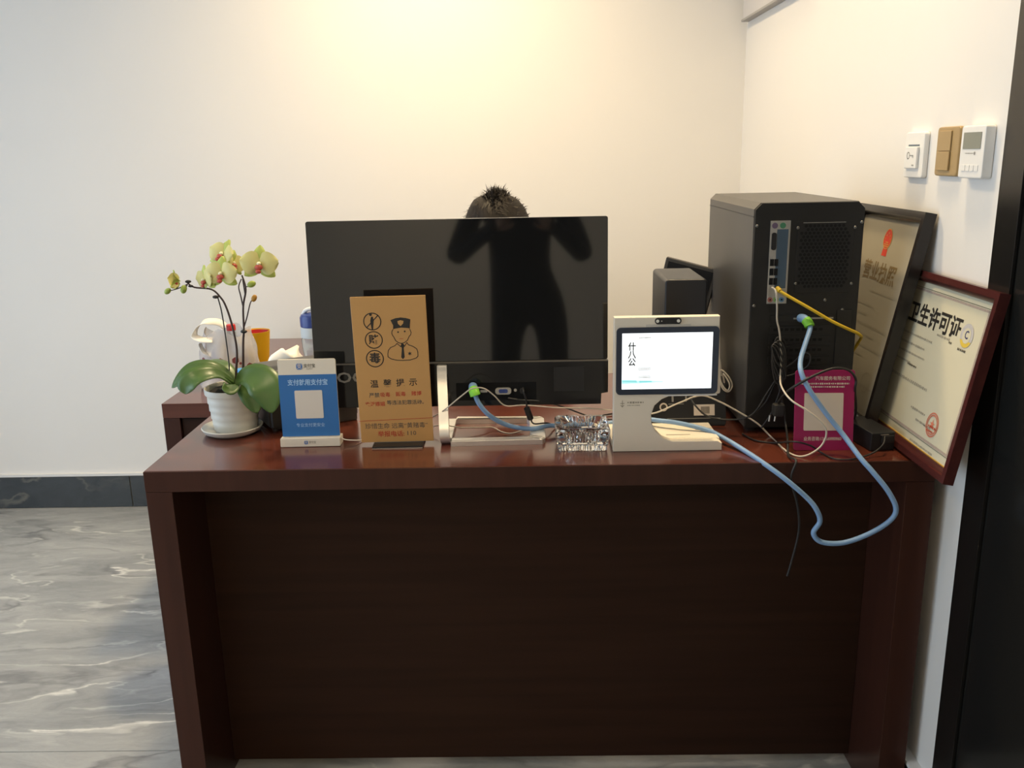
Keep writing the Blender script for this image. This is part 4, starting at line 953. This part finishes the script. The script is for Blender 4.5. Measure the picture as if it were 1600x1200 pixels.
# ---------------------------------------------------------------- cables
def cable(name, P, r, m_, label, parent=None, sub=6):
    o = tube(name, P, r, m_, parent, 8, sub)
    if not parent: tag(o, label, 'cable')
    return o
t = thing('video_cable', 'pale blue video cable looping down in front of the desk with green collars', 'cable')
P1 = [at(742, 614, 1.672), at(748, 630, 1.668), at(766, 650, 1.672), at(795, 665, 1.690), at(830, 670, 1.700), at(862, 665, 1.722), (0.12, 1.735, 0.7575), (0.20, 1.757, 0.765), (0.222, 1.757, 0.775),
      (0.255, 1.722, 0.775)]
P1 += [at(1060, 661, 1.690), at(1105, 672, 1.665), at(1130, 684, 1.635), at(1160, 702, 1.585), at(1192, 723, 1.527), at(1230, 751, 1.500), at(1262, 779, 1.494), at(1276, 797, 1.49), at(1281, 815, 1.49), at(1271, 833, 1.49), at(1284, 847, 1.49), at(1318, 848, 1.49), at(1358, 834, 1.49), at(1390, 814, 1.49), at(1400, 795, 1.49), at(1388, 768, 1.495), at(1365, 739, 1.505), at(1344, 715, 1.522), at(1318, 680, 1.558), at(1290, 645, 1.570), at(1264, 608, 1.580), at(1252, 582, 1.590), at(1251, 562, 1.615), at(1258, 538, 1.640), at(1266, 512, 1.668), at(1262, 503, 1.683)]
tube('cord', P1, 0.0047, BCAB, t, 10, 7)
def plug(name, p, q, r, m_, parent): return tube(name, [p, q], r, m_, parent, 12, 1)
cn = tube('connector', [at(739, 604, MY - 0.0175), at(739, 606, 1.690), at(740, 609, 1.680)], 0.0090, BCAB, t, 12, 3)
tube('collar', [at(740, 609, 1.681), at(742, 615, 1.670), at(743, 618, 1.668)], 0.0105, GRN, t, 12, 3)
tube('connector', [at(1251, 497, PY0 - 0.004), at(1256, 498, 1.684), at(1260, 501, 1.678)], 0.0085, BCAB, t, 12, 3)
tube('collar', [at(1259, 500, 1.680), at(1263, 505, 1.674), at(1265, 510, 1.670)], 0.0095, GRN, t, 12, 3)

t = thing('network_cable', 'yellow network cable plugged into the computer tower ports', 'cable')
tube('cord', [at(1219, 455, 1.688), at(1232, 463, 1.680), at(1262, 480, 1.668), at(1300, 502, 1.664), at(1325, 514, 1.668), at(1343, 523, 1.690), (0.663, 1.73, 0.93), (0.655, 1.80, 0.86), (0.655, 1.95, 0.77), (0.655, 2.0, 0.757)], 0.0030, YCAB, t)
tube('plug', [at(1214, 450, PY0 - 0.004), at(1219, 455, 1.688)], 0.0048, YCAB, t, 10, 1)

def hang(y): return y
cable('usb_cable', [at(1206, 449, PY0 - 0.005), at(1212, 455, 1.672), at(1214, 478, 1.668), at(1214, 500, 1.668), at(1218, 520, 1.668), at(1221, 560, 1.666), at(1219, 590, 1.650), at(1222, 606, 1.600), at(1236, 625, 1.560), at(1262, 642, 1.545), at(1286, 662, 1.545), at(1291, 680, 1.548), at(1280, 700, 1.552), atz(1255, 713, 0.7525), atz(1232, 707, 0.7525), at(1205, 683, 1.672), at(1185, 663, 1.676), at(1160, 647, 1.680), at(1125, 628, 1.680), at(1095, 618, 1.684), at(1060, 630, 1.692), at(1020, 646, 1.712), (0.222, 1.745, 0.79)], 0.0017, WCAB, 'ivory cable draped from the computer tower ports across the magenta card')
cable('power_cable', [at(1226, 560, PY0 - 0.005), at(1226, 535, 1.680), at(1214, 528, 1.676), at(1209, 550, 1.676), at(1212, 580, 1.676), at(1225, 640, 1.660), at(1228, 665, 1.655), at(1231, 690, 1.60), at(1232, 712, 1.553), (0.4835, 1.512, 0.757), at(1236, 748, 1.506), at(1246, 790, 1.508), at(1248, 830, 1.510), at(1236, 880, 1.512), at(1230, 900, 1.512)], 0.0022, KCAB, 'black power cable hanging over the desk edge below the tower')
cable('adapter_lead', [at(1382, 682, 1.572), at(1380, 694, 1.555), at(1365, 707, 1.548), atz(1335, 717, 0.753), atz(1305, 717, 0.753), atz(1283, 707, 0.7525), at(1266, 696, 1.572), at(1240, 690, 1.578), atz(1210, 692, 0.7525), atz(1180, 688, 0.7525), atz(1160, 678, 0.7525)], 0.0017, KCAB, 'thin black lead curving from the power adapter along the desk edge')
cable('black_cord', [at(1170, 652, 1.672), at(1195, 630, 1.670), at(1210, 600, 1.670), at(1222, 580, 1.672), at(1240, 566, 1.668), at(1256, 552, 1.660), at(1266, 556, 1.655), at(1262, 572, 1.655), at(1240, 585, 1.662), at(1215, 592, 1.668), at(1200, 612, 1.670), at(1175, 648, 1.672), at(1140, 656, 1.690), at(1105, 650, 1.700), at(1085, 632, 1.715), at(1078, 620, 1.735)], 0.0019, KCAB, 'tangled black cord looped in front of the computer tower')
cable('signal_cord', [at(1213, 632, 1.655), at(1230, 612, 1.600), at(1262, 592, 1.575), at(1300, 576, 1.575), at(1325, 578, 1.585), at(1337, 592, 1.600), at(1336, 610, 1.605), (0.640, 1.66, 0.80), (0.64, 1.69, 0.76)], 0.0024, KCAB, 'dark cord arching over the top of the magenta card')
cable('bundled_cable', [at(1226, 640, 1.668)] + [at(1217 + 11 * sin(a_ * 1.15 + 0.4 * k_), 566 + (34 - 3 * k_) * cos(a_ * 1.15), 1.660 - 0.0018 * k_) for k_ in range(4) for a_ in range(6)] + [at(1208, 640, 1.664), at(1190, 668, 1.672)], 0.0018, KCAB, 'coil of black cord bundled before the slots of the tower')
t = thing('mains_plug', 'black plug hanging in the tangled cords before the tower', 'plug', at(1216, 640, 1.640))
b = box_bm(-0.011, 0.011, -0.010, 0.010, -0.012, 0.012, 0.004, 2); mesh_obj('plug_body', b, KCAB, t, True, 35)
for x in (-0.0165, -0.006): tube('pin', [(x, -0.004, -0.010), (x - 0.001, -0.004, -0.022)], 0.0018, STEEL, t, 8, 1)
cable('display_lead', [at(676, 652, 1.730), at(695, 640, 1.66), at(722, 618, 1.655), at(738, 607, 1.652), at(756, 607, 1.655), at(772, 618, 1.665), at(790, 634, 1.68), at(820, 633, 1.69), at(870, 637, 1.70), at(920, 638, 1.71), at(965, 642, 1.72)], 0.0013, WCAB, 'thin ivory lead draped over the blue plug behind the monitor')
cable('loop_lead', [at(672, 668, 1.74), at(690, 664, 1.73), at(720, 668, 1.73), at(752, 668, 1.74), at(770, 668, 1.75), at(785, 675, 1.73), at(800, 677, 1.72), at(818, 672, 1.73)], 0.0013, WCAB, 'thin ivory lead lying inside the silver stand loop')
t = thing('monitor_power_lead', 'black monitor power lead with a thick filter bead', 'cable')
tube('cord', [at(817, 606, MY - 0.024), at(818, 612, 1.685), at(822, 625, 1.685), at(824, 640, 1.690), at(829, 652, 1.70), at(834, 662, 1.722), (0.042, 1.74, 0.766), (0.06, 1.76, 0.754), (0.10, 1.80, 0.753), (0.2, 1.85, 0.753)], 0.0017, KCAB, t)
tube('filter_bead', [at(823, 638, 1.690), at(829, 654, 1.70)], 0.0062, BLK, t, 12, 1)
cable('dark_lead', [at(794, 622, 1.695), at(815, 625, 1.70), at(845, 627, 1.71), at(880, 636, 1.72), at(920, 650, 1.74), at(960, 656, 1.78), (0.23, 1.8, 0.753)], 0.0015, mat('grey_rubber', (0.06, 0.058, 0.055), 0.5, noise=0.1), 'dark grey lead sagging from the monitor to the payment terminal')
cable('coiled_lead', [(0.395, 1.74, 0.86), at(1124, 560, 1.735), at(1122, 580, 1.735), at(1128, 605, 1.735), at(1138, 612, 1.735), at(1144, 602, 1.735), at(1138, 588, 1.735), at(1126, 578, 1.737), at(1126, 596, 1.732), at(1136, 610, 1.732), at(1140, 600, 1.732), at(1130, 584, 1.735), (0.402, 1.742, 0.845)], 0.0015, WCAB, 'bundled ivory lead hanging beside the payment terminal screen')
cable('printer_lead', [at(555, 622, 1.83), at(556, 632, 1.80), at(562, 640, 1.79), at(580, 648, 1.80), (-0.33, 1.85, 0.753)], 0.0015, WCAB, 'short white lead at the receipt printer beside the amber sign')

# ---------------------------------------------------------------- people
def skin_body(name, chains, m_, parent=None, sub=2, root=None):
    """chains: lists of (co, radius); shared joints are merged by position"""
    verts, rad, edges, idx = [], [], [], {}
    for ch_ in chains:
        prev = None
        for co, r in ch_:
            key = tuple(round(c, 4) for c in co)
            if key not in idx: idx[key] = len(verts); verts.append(co); rad.append(r)
            i = idx[key]
            if prev is not None and prev != i: edges.append((prev, i))
            prev = i
    me = bpy.data.meshes.new(name); me.from_pydata(verts, edges, []); me.update()
    o = bpy.data.objects.new(name, me); C.objects.link(o)
    sk = o.modifiers.new('skin', 'SKIN'); sk.use_smooth_shade = True
    lay = me.skin_vertices[0] if me.skin_vertices else None
    if lay is None:
        b = bmesh.new(); b.from_mesh(me); b.verts.layers.skin.verify(); b.to_mesh(me); b.free(); lay = me.skin_vertices[0]
    for i, r in enumerate(rad):
        rr = r if isinstance(r, tuple) else (r, r)
        lay.data[i].radius = rr; lay.data[i].use_root = (i == 0)
    ss = o.modifiers.new('sub', 'SUBSURF'); ss.levels = sub; ss.render_levels = sub
    dg = bpy.context.evaluated_depsgraph_get(); dg.update()
    me2 = bpy.data.meshes.new_from_object(o.evaluated_get(dg)); me2.shade_smooth()
    bpy.data.objects.remove(o)
    if not me2.materials: me2.materials.append(m_)
    else: me2.materials[0] = m_
    o = bpy.data.objects.new(name, me2); C.objects.link(o)
    if parent: o.parent = parent
    return o
def hand_chains(w, d, side, n):
    """wrist point w, finger direction d, palm sideways vector side, palm normal n"""
    w, d, side, n = Vector(w), Vector(d).normalized(), Vector(side).normalized(), Vector(n).normalized()
    out = []; palm = w + d * 0.045
    out.append([(tuple(w), 0.024), (tuple(palm), (0.034, 0.017))])
    for k, (off, ln_) in enumerate(((-0.028, 0.058), (-0.010, 0.070), (0.009, 0.066), (0.027, 0.050))):
        k0 = palm + d * 0.030 + side * off
        k1 = k0 + d * ln_ * 0.5 + n * 0.006; k2 = k0 + d * ln_ * 0.85 + n * 0.022
        out.append([(tuple(palm), (0.034, 0.017)), (tuple(k0), 0.0095), (tuple(k1), 0.0085), (tuple(k2), 0.0075)])
    k0 = w + d * 0.022 - side * 0.032; k1 = k0 + d * 0.03 - side * 0.014 + n * 0.010; k2 = k1 + d * 0.024 + n * 0.012
    out.append([(tuple(palm), (0.034, 0.017)), (tuple(k0), 0.011), (tuple(k1), 0.0095), (tuple(k2), 0.0085)])
    return out
def head_mesh(c, pitch, parent, hair_len, s=1.0, yaw=0.0):
    """head facing -Y, centre c"""
    R3 = Euler((pitch, 0, yaw)).to_matrix()
    b = bmesh.new(); bmesh.ops.create_uvsphere(b, u_segments=32, v_segments=24, radius=1)
    for v in b.verts:
        x, y, z = v.co
        wx = 0.077 * (1.0 - 0.22 * max(0, -z) ** 1.5); X = x * wx; Yy = y * 0.094; Zz = z * 0.112
        if z < 0: Yy -= 0.010 * (-z)                       # jaw forward
        if y < -0.6:
            if abs(x) < 0.22 and -0.38 < z < 0.10: Yy -= 0.020 * (1 - abs(x) / 0.22) * (1 - abs(z + 0.26) / 0.40 if abs(z + 0.26) < 0.4 else 0)    # nose
            for ex in (-0.40, 0.40):
                dd = math.hypot(x - ex, z - 0.05); 
                if dd < 0.22: Yy += 0.009 * (1 - dd / 0.22)  # eye sockets
        v.co = R3 @ Vector((X, Yy, Zz)) * s + Vector(c)
    hd = mesh_obj('head', b, SKIN, parent, True)
    P_ = lambda x, y, z: R3 @ Vector((x, y, z)) * s + Vector(c)
    def blob(nm, p, r, m_, sc=(1, 1, 1), par=hd):
        b = bmesh.new(); bmesh.ops.create_uvsphere(b, u_segments=14, v_segments=10, radius=r)
        for v in b.verts: v.co = P_(p[0] + v.co.x * sc[0], p[1] + v.co.y * sc[1], p[2] + v.co.z * sc[2])
        return mesh_obj(nm, b, m_, par, True)
    for sx in (-1, 1):
        blob('eye', (sx * 0.031, -0.0775, 0.006), 0.0095, mat('eye_white', (0.62, 0.60, 0.57), 0.25), (1.2, 0.7, 0.42))
        blob('eyelid', (sx * 0.031, -0.0775, 0.0105), 0.0115, SKIN, (1.25, 0.75, 0.42))
        blob('iris', (sx * 0.031, -0.0828, 0.0045), 0.0044, INK, (1, 0.5, 0.8))
        blob('eyebrow', (sx * 0.032, -0.087, 0.026), 0.016, HAIR, (1, 0.25, 0.2))
        blob('ear', (sx * 0.077, 0.008, -0.008), 0.024, SKIN, (0.35, 0.7, 1.2))
    blob('mouth', (0, -0.092, -0.058), 0.020, mat('lips', (0.42, 0.16, 0.13), 0.5), (1, 0.35, 0.3))
    # hair: cap plus strands
    b = bmesh.new(); bmesh.ops.create_uvsphere(b, u_segments=36, v_segments=28, radius=1)
    kill = [v for v in b.verts if (v.co.z < -0.55 or (v.co.y < -0.35 and v.co.z < 0.42 + 0.1 * abs(v.co.x)) or (v.co.y < 0.1 and v.co.z < -0.1))]
    bmesh.ops.delete(b, geom=kill, context='VERTS')
    for v in b.verts:
        q = 1 + 0.020 * sin(9 * v.co.x + 4 * v.co.y) + random.uniform(-0.008, 0.014)
        v.co = P_(v.co.x * 0.0875 * q, v.co.y * 0.105 * q, 0.004 + v.co.z * 0.122 * q)
    hr = mesh_obj('hair', b, HAIR, hd, True)
    b = bmesh.new()
    for k in range(900):
        th = random.uniform(0, 2 * pi); ph = random.uniform(0.0, 1.25) if k > 260 else random.uniform(0, 0.45)
        n_ = Vector((sin(ph) * cos(th), sin(ph) * sin(th), cos(ph)))
        if n_.y < -0.45 and n_.z < 0.5: continue
        base = Vector((n_.x * 0.087, n_.y * 0.104, 0.003 + n_.z * 0.122))
        sw = Vector((-n_.y, n_.x, 0)) * 0.6 + Vector((0.5 * random.uniform(-1, 1), 0.4 * random.uniform(-1, 1), -0.15))
        L_ = hair_len * random.uniform(0.5, 1.1) * (0.95 if ph < 0.45 else 0.8)
        lift = (0.42 if ph < 0.35 else 0.14)
        d1 = (n_ * lift + sw * 0.7).normalized(); d2 = (d1 + Vector((0, 0, -0.25)) + sw * 0.3).normalized()
        s_ = d1.cross(n_).normalized() * 0.0011
        p0, p1, p2 = base - n_ * 0.003, base + d1 * L_ * 0.5, base + d1 * L_ * 0.5 + d2 * L_ * 0.5
        vs = [b.verts.new(P_(*q)) for q in (p0 - s_, p0 + s_, p1 + s_ * 0.7, p1 - s_ * 0.7, p2)]
        b.faces.new(vs[:4]); b.faces.new((vs[3], vs[2], vs[4]))
    me = bpy.data.meshes.new('hair_strands'); b.to_mesh(me); b.free(); me.materials.append(HAIR); o = bpy.data.objects.new('hair_strands', me); C.objects.link(o); o.parent = hd; o['kind'] = 'stuff'
    return hd

def person(name, label, j, hair_len, head_c, head_pitch, yaw=0.0, hs=1.0):
    t = thing(name, label, 'person')
    pel, wai, che, nek = j['pelvis'], j['waist'], j['chest'], j['neck']
    ch_ = [[(pel, (0.150, 0.105)), (wai, (0.130, 0.095)), (che, (0.150, 0.105)), (nek, 0.055)]]
    for s in ('l', 'r'):
        ch_.append([(che, (0.150, 0.105)), (j['sh' + s], 0.062), (j['el' + s], 0.045), (j['wr' + s], 0.030)])
        ch_.append([(pel, (0.150, 0.105)), (j['hip' + s], 0.085), (j['kn' + s], 0.060), (j['an' + s], 0.042), (j['to' + s], 0.036)])
    skin_body('body', ch_, SHIRT, t)
    nv = Vector(nek); hc = Vector(head_c)
    tube('neck', [nv + Vector((0, 0, -0.03)), (nv + hc) / 2, hc + Vector((0, 0.01, -0.05))], 0.050, SKIN, t, 16, 4)
    head_mesh(head_c, head_pitch, t, hair_len, hs, yaw)
    for s in ('l', 'r'):
        el, wr = Vector(j['el' + s]), Vector(j['wr' + s]); d_ = j.get('hd' + s, tuple((wr - el).normalized()))
        skin_body('hand', hand_chains(tuple(wr), d_, j['hs' + s], j['hn' + s]), SKIN, t, 2)
    return t
# seated person behind the monitor, head bowed
HX, HY = -0.072, 2.40
person('person', 'seated person with dark messy hair behind the monitor', {
    'pelvis': (HX, 2.62, 0.56), 'waist': (HX, 2.61, 0.70), 'chest': (HX, 2.55, 0.86), 'neck': (HX, 2.49, 0.985),
    'shl': (HX - 0.17, 2.53, 0.90), 'ell': (HX - 0.23, 2.46, 0.72), 'wrl': (HX - 0.13, 2.36, 0.62),
    'shr': (HX + 0.17, 2.53, 0.90), 'elr': (HX + 0.23, 2.46, 0.72), 'wrr': (HX + 0.13, 2.36, 0.62),
    'hsl': (1, 0, 0), 'hnl': (0, 0, -1), 'hsr': (-1, 0, 0), 'hnr': (0, 0, -1), 'hdl': (0.2, -0.9, -0.1), 'hdr': (-0.2, -0.9, -0.1),
    'hipl': (HX - 0.09, 2.56, 0.53), 'knl': (HX - 0.13, 2.24, 0.50), 'anl': (HX - 0.13, 2.22, 0.10), 'tol': (HX - 0.14, 2.11, 0.04),
    'hipr': (HX + 0.09, 2.56, 0.53), 'knr': (HX + 0.13, 2.24, 0.50), 'anr': (HX + 0.13, 2.22, 0.10), 'tor': (HX + 0.14, 2.11, 0.04)}, 0.026, (HX, HY, 1.074), radians(22), 0.0, 1.10)
t = thing('office_chair', 'black office chair under the seated person behind the desk', 'chair', (HX, 2.60, 0))
box('seat', -0.22, 0.22, -0.20, 0.20, 0.38, 0.425, CHAIRM, t, 0.015)
box('backrest', -0.19, 0.19, 0.185, 0.225, 0.48, 0.86, CHAIRM, t, 0.015)
box('back_bar', -0.02, 0.02, 0.205, 0.222, 0.39, 0.50, KCAB, t, 0.003)
lathe('post', [(0, 0.08), (0.025, 0.08), (0.025, 0.38), (0, 0.38)], STEEL, t, 16)
for k in range(5):
    a = radians(90 + 72 * k)
    tube('leg', [(0.02 * cos(a), 0.02 * sin(a), 0.09), (0.24 * cos(a), 0.24 * sin(a), 0.065)], 0.016, KCAB, t, 10, 1)
    b = bmesh.new(); bmesh.ops.create_uvsphere(b, u_segments=12, v_segments=8, radius=0.028)
    for v in b.verts: v.co += Vector((0.24 * cos(a), 0.24 * sin(a), 0.0282))
    mesh_obj('caster', b, KCAB, t, True)
# the photographer, seen only as a reflection in the monitor
QY = -0.42
person('person', 'photographer in dark clothes reflected in the monitor back', {
    'pelvis': (-0.02, QY - 0.02, 0.92), 'waist': (-0.02, QY - 0.01, 1.05), 'chest': (-0.02, QY, 1.25), 'neck': (-0.02, QY + 0.02, 1.43),
    'shl': (-0.20, QY, 1.34), 'ell': (-0.30, QY + 0.10, 1.10), 'wrl': (-0.11, QY + 0.31, 1.235),
    'shr': (0.16, QY, 1.34), 'elr': (0.26, QY + 0.10, 1.10), 'wrr': (0.11, QY + 0.31, 1.235),
    'hsl': (0, 0.3, 1), 'hnl': (1, 0, 0), 'hsr': (0, 0.3, 1), 'hnr': (-1, 0, 0), 'hdl': (0.55, 0.3, 0.55), 'hdr': (-0.55, 0.3, 0.55),
    'hipl': (-0.08, QY - 0.02, 0.88), 'knl': (-0.09, QY, 0.50), 'anl': (-0.10, QY - 0.03, 0.09), 'tol': (-0.11, QY + 0.10, 0.04),
    'hipr': (0.12, QY - 0.02, 0.88), 'knr': (0.13, QY, 0.50), 'anr': (0.14, QY - 0.03, 0.09), 'tor': (0.15, QY + 0.10, 0.04)}, 0.030, (-0.02, QY + 0.05, 1.58), radians(12), pi)
t = thing('smartphone', 'black smartphone held up by the photographer', 'phone', (0.0, -0.025, 1.30), (radians(-14.5), 0, 0))
prism('case', rrect(-0.075, 0.075, -0.036, 0.036, 0.008, 4), -0.008, 0.0, BLK, t, 0.001)
prism('lens', circ(0.0, 0.0, 0.006, 16)[:-1], 0.0002, 0.0015, GLOSS, t)
